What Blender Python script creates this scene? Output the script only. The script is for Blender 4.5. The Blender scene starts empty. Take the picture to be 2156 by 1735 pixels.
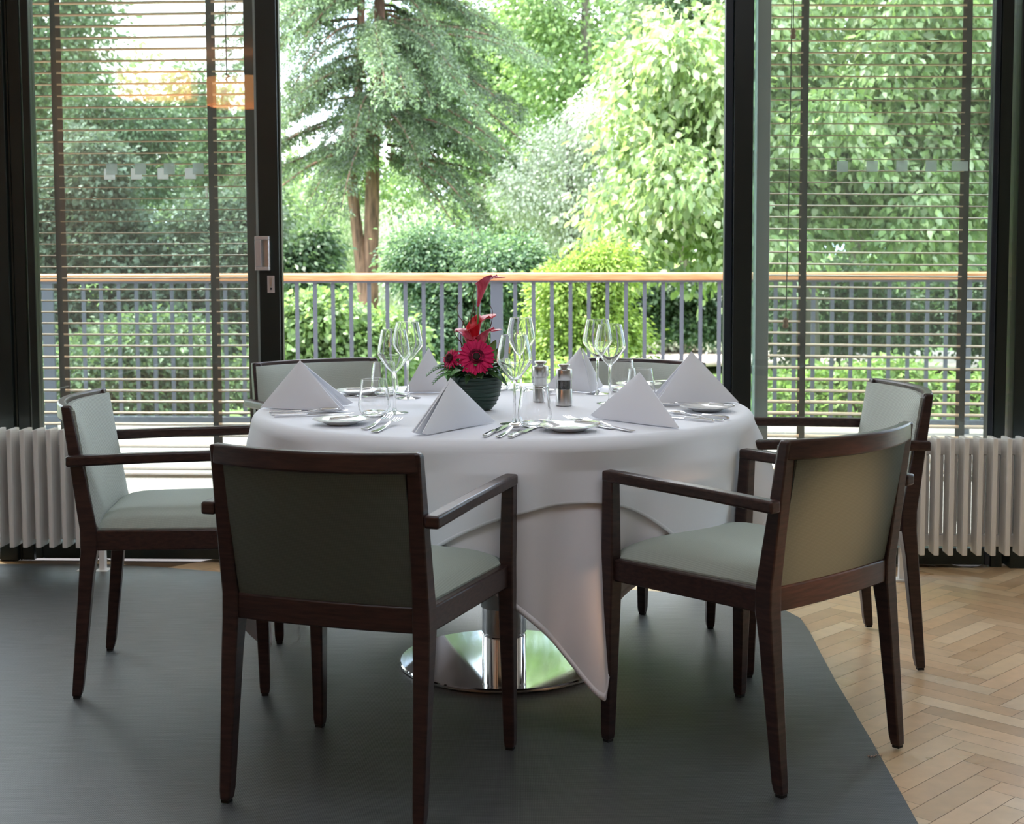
import bpy, bmesh, math, random
import numpy as np
from mathutils import Vector, Matrix
C = bpy.context.scene
COL = C.collection
PI = math.pi
R_ = math.radians

# ------------------------------------------------------------------ camera
CAM_H = 1.2088
PITCH = 0.0769
ROLL = 0.0038
cd = bpy.data.cameras.new('camera')
cd.sensor_width = 36.0
cd.lens = 36.0 * 2994.7 / 2156.0
cd.shift_y = -(867.5 - 744.8) / 2156.0
cd.clip_start = 0.05
cd.dof.use_dof = True
cd.dof.focus_distance = 3.6
cd.dof.aperture_fstop = 8.0
cd.clip_end = 400
cam = bpy.data.objects.new('camera', cd)
COL.objects.link(cam)
fwd = Vector((0, math.cos(PITCH), -math.sin(PITCH)))
right = Vector((1, 0, 0))
up = right.cross(fwd)
c_, s_ = math.cos(ROLL), math.sin(ROLL)
xr = right * c_ - up * s_
ur = right * s_ + up * c_
m3 = Matrix((xr, ur, -fwd)).transposed()
cam.matrix_world = Matrix.Translation((0, 0, CAM_H)) @ m3.to_4x4()
C.camera = cam

# ------------------------------------------------------------------ world, sun, exposure
C.view_settings.view_transform = 'Standard'
C.view_settings.look = 'None'
C.view_settings.exposure = 0.4
C.view_settings.gamma = 1.0
C.view_settings.use_curve_mapping = False
W = bpy.data.worlds.new('sky')
C.world = W
W.use_nodes = True
nt = W.node_tree
nt.nodes.clear()
tc = nt.nodes.new('ShaderNodeTexCoord')
nz = nt.nodes.new('ShaderNodeTexNoise')
nz.inputs['Scale'].default_value = 3.2
nz.inputs['Detail'].default_value = 6
rp = nt.nodes.new('ShaderNodeValToRGB')
rp.color_ramp.elements[0].position = 0.38
rp.color_ramp.elements[0].color = (0.50, 0.70, 1.0, 1)
rp.color_ramp.elements[1].position = 0.56
rp.color_ramp.elements[1].color = (1.0, 1.0, 1.0, 1)
bg = nt.nodes.new('ShaderNodeBackground')
bg.inputs['Strength'].default_value = 4.6
wo = nt.nodes.new('ShaderNodeOutputWorld')
nt.links.new(tc.outputs['Generated'], nz.inputs['Vector'])
nt.links.new(nz.outputs['Fac'], rp.inputs['Fac'])
nt.links.new(rp.outputs['Color'], bg.inputs['Color'])
nt.links.new(bg.outputs[0], wo.inputs[0])
sd = bpy.data.lights.new('sun', 'SUN')
sd.energy = 11.0
sd.angle = R_(2.0)
sd.color = (1.0, 0.95, 0.86)
sun = bpy.data.objects.new('sun', sd)
COL.objects.link(sun)
sun_dir = Vector((-0.50, 0.20, 1.0)).normalized()
sun.rotation_euler = sun_dir.to_track_quat('Z', 'Y').to_euler()
sun.location = (-8, 12, 20)


def area(name, loc, size, energy, color, rot=(0, 0, 0)):
    l = bpy.data.lights.new(name, 'AREA')
    l.shape = 'RECTANGLE'
    l.size, l.size_y = size
    l.energy = energy
    l.color = color
    o = bpy.data.objects.new(name, l)
    o.location = loc
    o.rotation_euler = rot
    COL.objects.link(o)
    return o


# added lights: fill with no fixture overhead, warm spot on front right chair back
area('overhead_fill_light', (0.0, 2.3, 2.74), (3.0, 0.6), 21, (0.80, 0.88, 1.0))
sp_ = bpy.data.lights.new('warm_fill_spot', 'SPOT')
sp_.energy = 230
sp_.color = (1.0, 0.58, 0.32)
sp_.spot_size = R_(11.5)
sp_.spot_blend = 1.0
sp_.shadow_soft_size = .06
spo = bpy.data.objects.new('warm_fill_spot', sp_)
spo.location = (2.2, 1.5, 1.5)
spo.rotation_euler = (Vector((2.2, 1.5, 1.5)) - Vector((.76, 3.08, .58))).to_track_quat('Z', 'Y').to_euler()
COL.objects.link(spo)

# ------------------------------------------------------------------ materials
MATS = {}


def pm(name, color, rough=0.5, metal=0.0, spec=0.5, trans=0.0, ior=1.45, emis=None, es=0):
    m = bpy.data.materials.new(name)
    m.use_nodes = True
    b = m.node_tree.nodes['Principled BSDF']
    b.inputs['Base Color'].default_value = (*color, 1)
    b.inputs['Roughness'].default_value = rough
    b.inputs['Metallic'].default_value = metal
    b.inputs['Specular IOR Level'].default_value = spec
    b.inputs['Transmission Weight'].default_value = trans
    b.inputs['IOR'].default_value = ior
    if emis:
        b.inputs['Emission Color'].default_value = (*emis, 1)
        b.inputs['Emission Strength'].default_value = es
    MATS[name] = m
    return m


def N(m, t):
    return m.node_tree.nodes.new(t)


def LK(m, a, b):
    m.node_tree.links.new(a, b)


def noise_color(m, c1, c2, scale=(1, 1, 1), nscale=5, detail=4, lo=0.35, hi=0.65, coord='Object', bump=0.0, bscale=None):
    b = m.node_tree.nodes['Principled BSDF']
    tc = N(m, 'ShaderNodeTexCoord')
    mp = N(m, 'ShaderNodeMapping')
    mp.inputs['Scale'].default_value = scale
    n = N(m, 'ShaderNodeTexNoise')
    n.inputs['Scale'].default_value = nscale
    n.inputs['Detail'].default_value = detail
    r = N(m, 'ShaderNodeValToRGB')
    r.color_ramp.elements[0].position = lo
    r.color_ramp.elements[0].color = (*c1, 1)
    r.color_ramp.elements[1].position = hi
    r.color_ramp.elements[1].color = (*c2, 1)
    LK(m, tc.outputs[coord], mp.inputs[0])
    LK(m, mp.outputs[0], n.inputs['Vector'])
    LK(m, n.outputs['Fac'], r.inputs[0])
    LK(m, r.outputs[0], b.inputs['Base Color'])
    if bump:
        bp = N(m, 'ShaderNodeBump')
        bp.inputs['Strength'].default_value = bump
        bp.inputs['Distance'].default_value = 0.002
        LK(m, n.outputs['Fac'], bp.inputs['Height'])
        LK(m, bp.outputs[0], b.inputs['Normal'])
    return m


def wave_bump(m, axis, scale, strength, dist=0.0006, second=None, coord='Object', tint=None):
    b = m.node_tree.nodes['Principled BSDF']
    tc = N(m, 'ShaderNodeTexCoord')
    w = N(m, 'ShaderNodeTexWave')
    w.bands_direction = axis
    w.inputs['Scale'].default_value = scale
    LK(m, tc.outputs[coord], w.inputs['Vector'])
    h = w.outputs['Fac']
    if second:
        w2 = N(m, 'ShaderNodeTexWave')
        w2.bands_direction = second[0]
        w2.inputs['Scale'].default_value = second[1]
        LK(m, tc.outputs[coord], w2.inputs['Vector'])
        mm = N(m, 'ShaderNodeMath')
        mm.operation = 'MULTIPLY'
        LK(m, h, mm.inputs[0])
        LK(m, w2.outputs['Fac'], mm.inputs[1])
        h = mm.outputs[0]
    bp = N(m, 'ShaderNodeBump')
    bp.inputs['Strength'].default_value = strength
    bp.inputs['Distance'].default_value = dist
    LK(m, h, bp.inputs['Height'])
    LK(m, bp.outputs[0], b.inputs['Normal'])
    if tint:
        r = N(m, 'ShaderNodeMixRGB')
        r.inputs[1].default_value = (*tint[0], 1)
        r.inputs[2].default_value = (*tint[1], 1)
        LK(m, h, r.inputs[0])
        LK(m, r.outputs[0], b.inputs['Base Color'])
    return m


noise_color(pm('dark_wood', (.05, .02, .015), .36, spec=.5), (.022, .0115, .0105), (.050, .0245, .021), (6, 6, 40), 3, 6, coord='Object', bump=.15)
noise_color(pm('dark_wood_flat', (.05, .02, .015), .34, spec=.5), (.022, .0115, .0105), (.052, .0250, .021), (4, 14, 40), 4, 6, bump=.15)
wave_bump(pm('chair_fabric', (.36, .39, .35), .85, spec=.25), 'Y', 100, .5, .0006, ('X', 100), tint=((.36, .40, .355), (.46, .50, .455)))
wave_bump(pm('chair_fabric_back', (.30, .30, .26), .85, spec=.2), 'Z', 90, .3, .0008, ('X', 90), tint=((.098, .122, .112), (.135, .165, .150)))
wave_bump(pm('chair_fabric_rib', (.36, .39, .35), .85, spec=.2), 'Z', 100, .5, .0008, tint=((.31, .335, .295), (.46, .49, .445)))
wave_bump(pm('white_cloth', (.80, .81, .86), .8, spec=.25), 'X', 300, .12, .0003, ('Y', 300))
wave_bump(pm('under_cloth', (.80, .76, .79), .8, spec=.25), 'X', 300, .12, .0003, ('Z', 300))
wave_bump(pm('napkin_cloth', (.82, .83, .88), .8, spec=.2), 'X', 260, .15, .0003, ('Z', 260))
pm('chrome', (.82, .82, .83), .06, 1.0)
pm('brushed_steel', (.55, .54, .53), .28, 1.0)
pm('cutlery_steel', (.78, .77, .77), .12, 1.0)
pm('porcelain', (.86, .86, .85), .12, spec=.6)
pm('black_frame', (.010, .013, .012), .32, spec=.5)
noise_color(pm('frame_green_black', (.008, .014, .012), .35), (.006, .011, .010), (.012, .019, .017), (1, 1, 1), 2)
pm('frame_olive', (.030, .031, .024), .42)
pm('frame_navy', (.012, .018, .030), .35)
pm('frame_grey', (.32, .35, .35), .4, .1)
pm('frame_light', (.36, .42, .42), .4, .2)
pm('handle_silver', (.62, .60, .62), .35, .6)
pm('rubber', (.01, .01, .01), .7)
pm('radiator_white', (.86, .84, .82), .35, spec=.5)
pm('wall_paint', (.62, .60, .57), .9)
pm('ceiling_paint', (.75, .74, .72), .9)
pm('rail_grey', (.10, .112, .135), .45, .2)
noise_color(pm('handrail_wood', (.6, .3, .14), .4), (.50, .22, .09), (.66, .33, .16), (2, 30, 30), 3)
noise_color(pm('blind_wood', (.5, .27, .12), .3), (.70, .45, .27), (.84, .60, .41), (3, 60, 60), 2)
pm('tape_black', (.018, .017, .014), .8)
pm('cord_dark', (.02, .018, .015), .8)
pm('tassel_wood', (.30, .13, .05), .5)
ms = pm('sticker_white', (.85, .88, .92), .7)
_t = N(ms, 'ShaderNodeBsdfTranslucent')
_t.inputs[0].default_value = (.85, .88, .92, 1)
_x = N(ms, 'ShaderNodeMixShader')
_x.inputs[0].default_value = .85
LK(ms, ms.node_tree.nodes['Principled BSDF'].outputs[0], _x.inputs[1])
LK(ms, _t.outputs[0], _x.inputs[2])
LK(ms, _x.outputs[0], ms.node_tree.nodes['Material Output'].inputs[0])
pm('salt_white', (.85, .85, .85), .7)
noise_color(pm('peppercorn', (.02, .018, .015), .6), (.004, .004, .004), (.06, .05, .045), (1, 1, 1), 350, 2, .4, .6, bump=.6)
pm('soil_dark', (.03, .02, .012), .9)
pm('gerbera_pink', (.58, .008, .095), .55, spec=.3)
pm('gerbera_dark', (.09, .006, .016), .7)
pm('gerbera_eye', (.02, .010, .006), .8)
noise_color(pm('calla_pink', (.6, .05, .12), .38), (.42, .012, .040), (.70, .10, .17), (30, 30, 9), 3)
pm('calla_red', (.62, .010, .022), .4)
pm('calla_throat', (.70, .62, .30), .5)
pm('stem_green', (.14, .28, .07), .45)
noise_color(pm('leaf_deep', (.02, .06, .015), .35), (.022, .070, .018), (.060, .150, .035), (1, 1, 1), 30)
noise_color(pm('fern_green', (.05, .16, .04), .5), (.06, .19, .05), (.15, .36, .10), (1, 1, 1), 30)
noise_color(pm('bowl_leaf', (.012, .035, .027), .38), (.010, .028, .022), (.022, .058, .043), (3, 3, 60), 6, 5, bump=.5)
pm('twig_brown', (.10, .028, .018), .6)
pm('moss_grey', (.16, .20, .15), .9)
pm('paper_scrap', (.55, .40, .32), .8)
noise_color(pm('bark_red', (.20, .11, .08), .9), (.09, .055, .042), (.30, .17, .125), (8, 8, 1.2), 3, 6, bump=.8)
noise_color(pm('bark_grey', (.12, .11, .09), .9), (.07, .062, .05), (.18, .16, .13), (8, 8, 1.2), 3, 6, bump=.8)
noise_color(pm('deck_wood', (.55, .48, .44), .6), (.27, .23, .21), (.36, .315, .29), (1, 14, 14), 3)
noise_color(pm('path_gravel', (.62, .50, .44), .9), (.56, .44, .39), (.68, .58, .52), (1, 1, 1), 9)
pm('soffit', (.20, .19, .17), .8)
pm('lamp_shade', (.9, .42, .14), .7, emis=(1.0, .42, .14), es=2.6)
pm('lamp_cord', (.02, .02, .02), .6)

m = pm('ground_grass', (.10, .18, .05), .95)
noise_color(m, (.10, .17, .05), (.24, .36, .10), (1, 1, 1), 1.6, 8, .35, .65, bump=.6)

# rug: woven vinyl, fine ribs and thread streaks
m = pm('rug_weave', (.06, .07, .075), .45, spec=1.0)
b = m.node_tree.nodes['Principled BSDF']
tcn = N(m, 'ShaderNodeTexCoord')
mp = N(m, 'ShaderNodeMapping')
mp.inputs['Scale'].default_value = (2.2, 60, 1)
LK(m, tcn.outputs['Object'], mp.inputs[0])
n1 = N(m, 'ShaderNodeTexNoise')
n1.inputs['Scale'].default_value = 4
n1.inputs['Detail'].default_value = 5
LK(m, mp.outputs[0], n1.inputs['Vector'])
r1 = N(m, 'ShaderNodeValToRGB')
r1.color_ramp.elements[0].position = .35
r1.color_ramp.elements[0].color = (.040, .045, .045, 1)
r1.color_ramp.elements[1].position = .68
r1.color_ramp.elements[1].color = (.108, .110, .112, 1)
LK(m, n1.outputs['Fac'], r1.inputs[0])
wx = N(m, 'ShaderNodeTexWave')
wx.bands_direction = 'X'
wx.inputs['Scale'].default_value = 85
wy = N(m, 'ShaderNodeTexWave')
wy.bands_direction = 'Y'
wy.inputs['Scale'].default_value = 85
LK(m, tcn.outputs['Object'], wx.inputs['Vector'])
LK(m, tcn.outputs['Object'], wy.inputs['Vector'])
mm = N(m, 'ShaderNodeMath')
mm.operation = 'MULTIPLY'
LK(m, wx.outputs['Fac'], mm.inputs[0])
LK(m, wy.outputs['Fac'], mm.inputs[1])
mx = N(m, 'ShaderNodeMixRGB')
mx.blend_type = 'MULTIPLY'
mx.inputs[0].default_value = .55
LK(m, r1.outputs[0], mx.inputs[1])
mr = N(m, 'ShaderNodeMapRange')
mr.inputs['To Min'].default_value = .35
mr.inputs['To Max'].default_value = 1.6
LK(m, mm.outputs[0], mr.inputs['Value'])
LK(m, mr.outputs[0], mx.inputs[2])
LK(m, mx.outputs[0], b.inputs['Base Color'])
bp = N(m, 'ShaderNodeBump')
bp.inputs['Strength'].default_value = .5
bp.inputs['Distance'].default_value = .0008
LK(m, mm.outputs[0], bp.inputs['Height'])
LK(m, bp.outputs[0], b.inputs['Normal'])

# parquet: block tone from the mesh, grain from noise
m = pm('parquet', (.5, .3, .14), .27, spec=.5)
b = m.node_tree.nodes['Principled BSDF']
at = N(m, 'ShaderNodeAttribute')
at.attribute_name = 'Col'
tcn = N(m, 'ShaderNodeTexCoord')
n1 = N(m, 'ShaderNodeTexNoise')
n1.inputs['Scale'].default_value = 22
n1.inputs['Detail'].default_value = 8
LK(m, tcn.outputs['Object'], n1.inputs['Vector'])
mx = N(m, 'ShaderNodeMixRGB')
mx.blend_type = 'MULTIPLY'
mx.inputs[0].default_value = .6
mr = N(m, 'ShaderNodeMapRange')
mr.inputs['To Min'].default_value = .75
mr.inputs['To Max'].default_value = 1.25
LK(m, n1.outputs['Fac'], mr.inputs['Value'])
LK(m, at.outputs['Color'], mx.inputs[1])
LK(m, mr.outputs[0], mx.inputs[2])
LK(m, mx.outputs[0], b.inputs['Base Color'])
n2 = N(m, 'ShaderNodeTexNoise')
n2.inputs['Scale'].default_value = 5
LK(m, tcn.outputs['Object'], n2.inputs['Vector'])
mr2 = N(m, 'ShaderNodeMapRange')
mr2.inputs['To Min'].default_value = .20
mr2.inputs['To Max'].default_value = .42
LK(m, n2.outputs['Fac'], mr2.inputs['Value'])
LK(m, mr2.outputs[0], b.inputs['Roughness'])


def thin_glass(name, tint, edge=None, gloss=0.01, boost=1.0, veil=0.0):
    m = bpy.data.materials.new(name)
    m.use_nodes = True
    m.node_tree.nodes.clear()
    out = N(m, 'ShaderNodeOutputMaterial')
    tr = N(m, 'ShaderNodeBsdfTransparent')
    tr.inputs[0].default_value = (*tint, 1)
    gl = N(m, 'ShaderNodeBsdfGlossy')
    gl.inputs['Roughness'].default_value = gloss
    fr = N(m, 'ShaderNodeLayerWeight')
    fr.inputs['Blend'].default_value = .5
    pw = N(m, 'ShaderNodeMath')
    pw.operation = 'POWER'
    pw.inputs[1].default_value = 5.0
    LK(m, fr.outputs['Facing'], pw.inputs[0])
    mu = N(m, 'ShaderNodeMath')
    mu.operation = 'MULTIPLY_ADD'
    mu.use_clamp = True
    mu.inputs[1].default_value = .9 * boost
    mu.inputs[2].default_value = .055 * boost
    LK(m, pw.outputs[0], mu.inputs[0])
    mix = N(m, 'ShaderNodeMixShader')
    LK(m, mu.outputs[0], mix.inputs[0])
    LK(m, tr.outputs[0], mix.inputs[1])
    LK(m, gl.outputs[0], mix.inputs[2])
    if edge:
        lw = N(m, 'ShaderNodeLayerWeight')
        lw.inputs['Blend'].default_value = .5
        rr = N(m, 'ShaderNodeValToRGB')
        rr.color_ramp.elements[0].position = .45
        rr.color_ramp.elements[0].color = (*tint, 1)
        rr.color_ramp.elements[1].position = .93
        rr.color_ramp.elements[1].color = (*edge, 1)
        LK(m, lw.outputs['Facing'], rr.inputs[0])
        LK(m, rr.outputs[0], tr.inputs[0])
    last = mix
    if veil:
        df = N(m, 'ShaderNodeBsdfDiffuse')
        df.inputs[0].default_value = (.78, .84, .86, 1)
        if veil > .3:
            df = N(m, 'ShaderNodeBsdfTranslucent')
            df.inputs[0].default_value = (.80, .85, .86, 1)
        m2 = N(m, 'ShaderNodeMixShader')
        m2.inputs[0].default_value = veil
        LK(m, mix.outputs[0], m2.inputs[1])
        LK(m, df.outputs[0], m2.inputs[2])
        last = m2
    LK(m, last.outputs[0], out.inputs[0])
    MATS[name] = m
    return m


thin_glass('window_glass', (.93, .965, .955), boost=1.0, veil=.035)  # diffuse veil stands in for hazy room reflections on the panes
thin_glass('drinking_glass', (.985, .99, .99), edge=(.38, .40, .41), boost=1.5)
thin_glass('sticker_frosted', (.62, .68, .68), veil=.35)
thin_glass('window_edge_glass', (.80, .93, .90), veil=.22)
pm('solid_glass', (1, 1, 1), .0, trans=1.0, ior=1.48)


def leaf_mat(name, transl=.4, rough=.42, spec=.45, tboost=(1.2, 1.25, .8)):
    m = bpy.data.materials.new(name)
    m.use_nodes = True
    b = m.node_tree.nodes['Principled BSDF']
    out = m.node_tree.nodes['Material Output']
    at = N(m, 'ShaderNodeAttribute')
    at.attribute_name = 'Col'
    LK(m, at.outputs['Color'], b.inputs['Base Color'])
    b.inputs['Roughness'].default_value = rough
    b.inputs['Specular IOR Level'].default_value = spec
    tl = N(m, 'ShaderNodeBsdfTranslucent')
    mu = N(m, 'ShaderNodeMixRGB')
    mu.blend_type = 'MULTIPLY'
    mu.inputs[0].default_value = 1
    mu.inputs[2].default_value = (*tboost, 1)
    LK(m, at.outputs['Color'], mu.inputs[1])
    LK(m, mu.outputs[0], tl.inputs[0])
    mix = N(m, 'ShaderNodeMixShader')
    mix.inputs[0].default_value = transl
    LK(m, b.outputs[0], mix.inputs[1])
    LK(m, tl.outputs[0], mix.inputs[2])
    LK(m, mix.outputs[0], out.inputs[0])
    MATS[name] = m
    return m


leaf_mat('leaf_broad', .42)
leaf_mat('leaf_needle', .25, .55, .3)
leaf_mat('leaf_grey', .30, .5, .4, (1.1, 1.15, .9))


# ------------------------------------------------------------------ mesh helpers
def link(o, parent=None):
    COL.objects.link(o)
    if parent:
        o.parent = parent
    return o


def empty(name, loc=(0, 0, 0), rz=0):
    o = bpy.data.objects.new(name, None)
    o.empty_display_size = .1
    o.location = loc
    o.rotation_euler = (0, 0, rz)
    COL.objects.link(o)
    return o


def tag(o, label=None, cat=None, group=None, kind=None):
    if label:
        o['label'] = label
    if cat:
        o['category'] = cat
    if group:
        o['group'] = group
    if kind:
        o['kind'] = kind
    return o


class MB:
    def __init__(s):
        s.v = []
        s.f = []

    def add(s, vs, fs):
        n = len(s.v)
        s.v += [tuple(p) for p in vs]
        s.f += [tuple(i + n for i in f) for f in fs]
        return s

    def box(s, x0, x1, y0, y1, z0, z1):
        return s.add([(x0, y0, z0), (x1, y0, z0), (x1, y1, z0), (x0, y1, z0), (x0, y0, z1), (x1, y0, z1), (x1, y1, z1), (x0, y1, z1)],
                     [(0, 3, 2, 1), (4, 5, 6, 7), (0, 1, 5, 4), (1, 2, 6, 5), (2, 3, 7, 6), (3, 0, 4, 7)])

    def loft(s, secs, cap=True, closed=True):
        n = len(secs[0])
        vs = [p for sec in secs for p in sec]
        fs = []
        for i in range(len(secs) - 1):
            for j in range(n if closed else n - 1):
                k = (j + 1) % n
                fs.append((i * n + j, i * n + k, (i + 1) * n + k, (i + 1) * n + j))
        if cap:
            fs.append(tuple(range(n))[::-1])
            fs.append(tuple((len(secs) - 1) * n + j for j in range(n)))
        return s.add(vs, fs)

    def post(s, secs):   # (x, y, z, hx, hy)
        return s.loft([[(x - a, y - b, z), (x + a, y - b, z), (x + a, y + b, z), (x - a, y + b, z)] for x, y, z, a, b in secs])

    def beamy(s, secs):  # (x, y, z, hx, hz)
        return s.loft([[(x - a, y, z - b), (x - a, y, z + b), (x + a, y, z + b), (x + a, y, z - b)] for x, y, z, a, b in secs])

    def beamx(s, secs):  # (x, y, z, hy, hz)
        return s.loft([[(x, y - a, z - b), (x, y + a, z - b), (x, y + a, z + b), (x, y - a, z + b)] for x, y, z, a, b in secs])

    def lathe(s, prof, n=32, cx=0, cy=0, z0=0, cap0=True, cap1=False):
        secs = [[(cx + r * math.cos(2 * PI * j / n), cy + r * math.sin(2 * PI * j / n), z0 + z) for j in range(n)] for r, z in prof]
        k = len(s.v)
        s.loft(secs, cap=False)
        if cap0:
            s.f.append(tuple(k + j for j in range(n))[::-1])
        if cap1:
            s.f.append(tuple(k + (len(prof) - 1) * n + j for j in range(n)))
        return s

    def tube(s, pts, r, n=8, cap=True):
        pts = [Vector(p) for p in pts]
        rr = r if isinstance(r, (list, tuple)) else [r] * len(pts)
        secs = []
        ref = Vector((0, 0, 1))
        for i, p in enumerate(pts):
            d = (pts[min(i + 1, len(pts) - 1)] - pts[max(i - 1, 0)]).normalized()
            if abs(d.dot(ref)) > .95:
                ref = Vector((1, 0, 0)) if abs(d.x) < .9 else Vector((0, 1, 0))
            a = d.cross(ref).normalized()
            b = a.cross(d).normalized()
            ref = b
            secs.append([p + (a * math.cos(2 * PI * j / n) + b * math.sin(2 * PI * j / n)) * rr[i] for j in range(n)])
        return s.loft(secs, cap=cap)

    def grid(s, fn, nu, nv, closed_u=False):
        vs = [fn(i / nu, j / nv) for j in range(nv + 1) for i in range(nu + (0 if closed_u else 1))]
        w = nu + (0 if closed_u else 1)
        fs = []
        for j in range(nv):
            for i in range(nu):
                k = (i + 1) % w
                fs.append((j * w + i, j * w + k, (j + 1) * w + k, (j + 1) * w + i))
        return s.add(vs, fs)

    def build(s, name, mat, parent=None, bevel=0, smooth=False, seg=2, sub=0, solid=0, fixn=True, soff=0):
        me = bpy.data.meshes.new(name)
        me.from_pydata(s.v, [], s.f)
        if fixn:
            bm = bmesh.new()
            bm.from_mesh(me)
            bmesh.ops.recalc_face_normals(bm, faces=bm.faces)
            bm.to_mesh(me)
            bm.free()
        me.materials.append(MATS[mat])
        if smooth or bevel:
            me.polygons.foreach_set('use_smooth', [True] * len(me.polygons))
            if not smooth or smooth == 'auto':
                me.set_sharp_from_angle(angle=R_(35))
        o = bpy.data.objects.new(name, me)
        link(o, parent)
        if solid:
            md = o.modifiers.new('solid', 'SOLIDIFY')
            md.thickness = solid
            md.offset = soff
        if bevel:
            md = o.modifiers.new('bevel', 'BEVEL')
            md.width = bevel
            md.segments = seg
            md.limit_method = 'ANGLE'
            md.angle_limit = R_(40)
        if sub:
            md = o.modifiers.new('sub', 'SUBSURF')
            md.levels = sub
            md.render_levels = sub
        return o


def kids(o):
    return [c for c in bpy.data.objects if c.parent == o]


def copy_tree(o, parent=None):
    c = o.copy()
    COL.objects.link(c)
    c.parent = parent
    for ch in kids(o):
        copy_tree(ch, c)
    return c


# facade frame: u along the glass front, v outwards, origin on the front line
FA = -0.05
def facade(name):
    return empty(name, (0, 5.30, 0), FA)


# ================================================================== room shell
rng = random.Random(4)
# floor: herringbone blocks in one surface
def make_floor():
    Wd, n = .062, 5
    c45 = math.sqrt(.5)
    vs, fs, cols = [], [], []
    tones = [(.67, .45, .26), (.70, .49, .29), (.64, .42, .24), (.74, .54, .34), (.67, .46, .275), (.59, .38, .21)]
    for a in range(-150, 150):
        for t in range(-24, 25):
            for kind in (0, 1):
                if kind == 0:
                    x0, y0, w, h = a + t * n, a - t * n, n, 1
                else:
                    x0, y0, w, h = a + n + t * n, a + 1 - n - t * n, 1, n
                cx, cy = (x0 + w / 2) * Wd, (y0 + h / 2) * Wd
                X, Y = (cx - cy) * c45, (cx + cy) * c45
                if not (-4.4 < X < 4.4 and -3.4 < Y - 0.0 < 5.33):
                    continue
                g = .0006
                col = rng.choice(tones)
                k = rng.uniform(.88, 1.12)
                i = len(vs)
                for px, py in ((x0 * Wd + g, y0 * Wd + g), ((x0 + w) * Wd - g, y0 * Wd + g), ((x0 + w) * Wd - g, (y0 + h) * Wd - g), (x0 * Wd + g, (y0 + h) * Wd - g)):
                    vs.append(((px - py) * c45, (px + py) * c45, 0))
                fs.append((i, i + 1, i + 2, i + 3))
                cols += [(col[0] * k, col[1] * k, col[2] * k, 1)] * 4
    i = len(vs)
    vs += [(-4.5, -3.5, -.0015), (4.5, -3.5, -.0015), (4.5, 5.1, -.0015), (-4.5, 5.55, -.0015)]
    fs.append((i, i + 1, i + 2, i + 3))
    cols += [(.16, .09, .04, 1)] * 4
    i = len(vs)
    vs += [(-4.5, -3.5, -.15), (4.5, -3.5, -.15), (4.5, 5.1, -.15), (-4.5, 5.55, -.15)]
    fs.append((i + 3, i + 2, i + 1, i))
    cols += [(.16, .09, .04, 1)] * 4
    me = bpy.data.meshes.new('floor')
    me.from_pydata(vs, [], fs)
    ca = me.color_attributes.new('Col', 'FLOAT_COLOR', 'POINT')
    ca.data.foreach_set('color', np.array(cols, dtype=np.float32).ravel())
    me.materials.append(MATS['parquet'])
    o = link(bpy.data.objects.new('floor', me))
    tag(o, 'honey oak herringbone parquet floor with a soft gloss', 'floor', kind='structure')


make_floor()


def struct(name, mb, mat, label, parent=None, **k):
    o = mb.build(name, mat, parent, **k)
    if parent is None:
        tag(o, label, name.split('_')[0], kind='structure')
    return o


struct('ceiling', MB().box(-4.5, 4.5, -3.5, 5.35, 2.8, 2.9), 'ceiling_paint', 'plain pale ceiling over the dining room')
struct('wall_left', MB().box(-4.6, -4.5, -3.5, 5.3, 0, 2.8), 'wall_paint', 'plain beige wall closing the room on the left')
struct('wall_right', MB().box(4.5, 4.6, -3.5, 5.0, 0, 2.8), 'wall_paint', 'plain beige wall closing the room on the right')
w = MB().box(-4.5, 4.5, -3.6, -3.5, 0, 2.8)
struct('wall_back', w, 'wall_paint', 'plain beige wall at the back of the room')

# rug
pts = [(-1.95, 5.325), (-1.62, 5.325), (-1.46, 5.30), (-1.28, 5.25), (-1.072, 5.176), (-.8, 5.115), (-.5, 5.06), (-.2, 5.01), (.1, 4.96), (.4, 4.89), (.62, 4.82), (.79, 4.73), (.89, 4.62), (.925, 4.50),
       (.922, 4.345), (.905, 4.1), (.889, 3.843), (.869, 3.372), (.842, 2.898), (.80, 2.2), (.74, 1.2), (-4.2, 1.2), (-4.2, 5.33)]
n = len(pts)
rug = MB().add([(x, y, .001) for x, y in pts] + [(x, y, .005) for x, y in pts], [tuple(range(n))[::-1], tuple(range(n, 2 * n))] + [(i, (i + 1) % n, n + (i + 1) % n, n + i) for i in range(n)]).build('rug', 'rug_weave')
tag(rug, 'large dark grey-green woven rug with a curved edge under the table', 'rug')

# ------------------------------------------------------------------ facade
def fstruct(name, label, cat):
    o = facade(name)
    tag(o, label, cat, kind='structure')
    return o


ZT = 2.8
w1 = fstruct('window_1', 'tall fixed window in a black frame left of the open doorway, square stickers on its glass', 'window')
MB().box(-1.975, -1.905, 0.00, .14, 0, ZT).build('frame_post', 'frame_green_black', w1, bevel=.003)
MB().box(-1.896, -1.848, 0.02, .14, 0, ZT).build('frame_post', 'frame_green_black', w1, bevel=.003)
MB().box(-1.904, -1.897, 0.02, .12, 0, ZT).build('seal_strip', 'frame_olive', w1)
MB().box(-1.015, -.960, 0.09, .17, 0.08, ZT).build('frame_post', 'frame_olive', w1, bevel=.003)  # olive tone carries the haze of the door glass in front
MB().box(-1.848, -.960, 0.09, .17, 2.70, ZT).build('head_rail', 'frame_green_black', w1)
MB().box(-1.975, -.960, 0.085, .17, 0, .085).build('bottom_rail', 'frame_green_black', w1)
MB().box(-1.848, -1.015, 0.125, .131, .085, 2.70).build('glass_pane', 'window_glass', w1)
d1 = fstruct('door_1', 'sliding glass door leaf with black stiles pushed open to the left', 'door')
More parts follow.
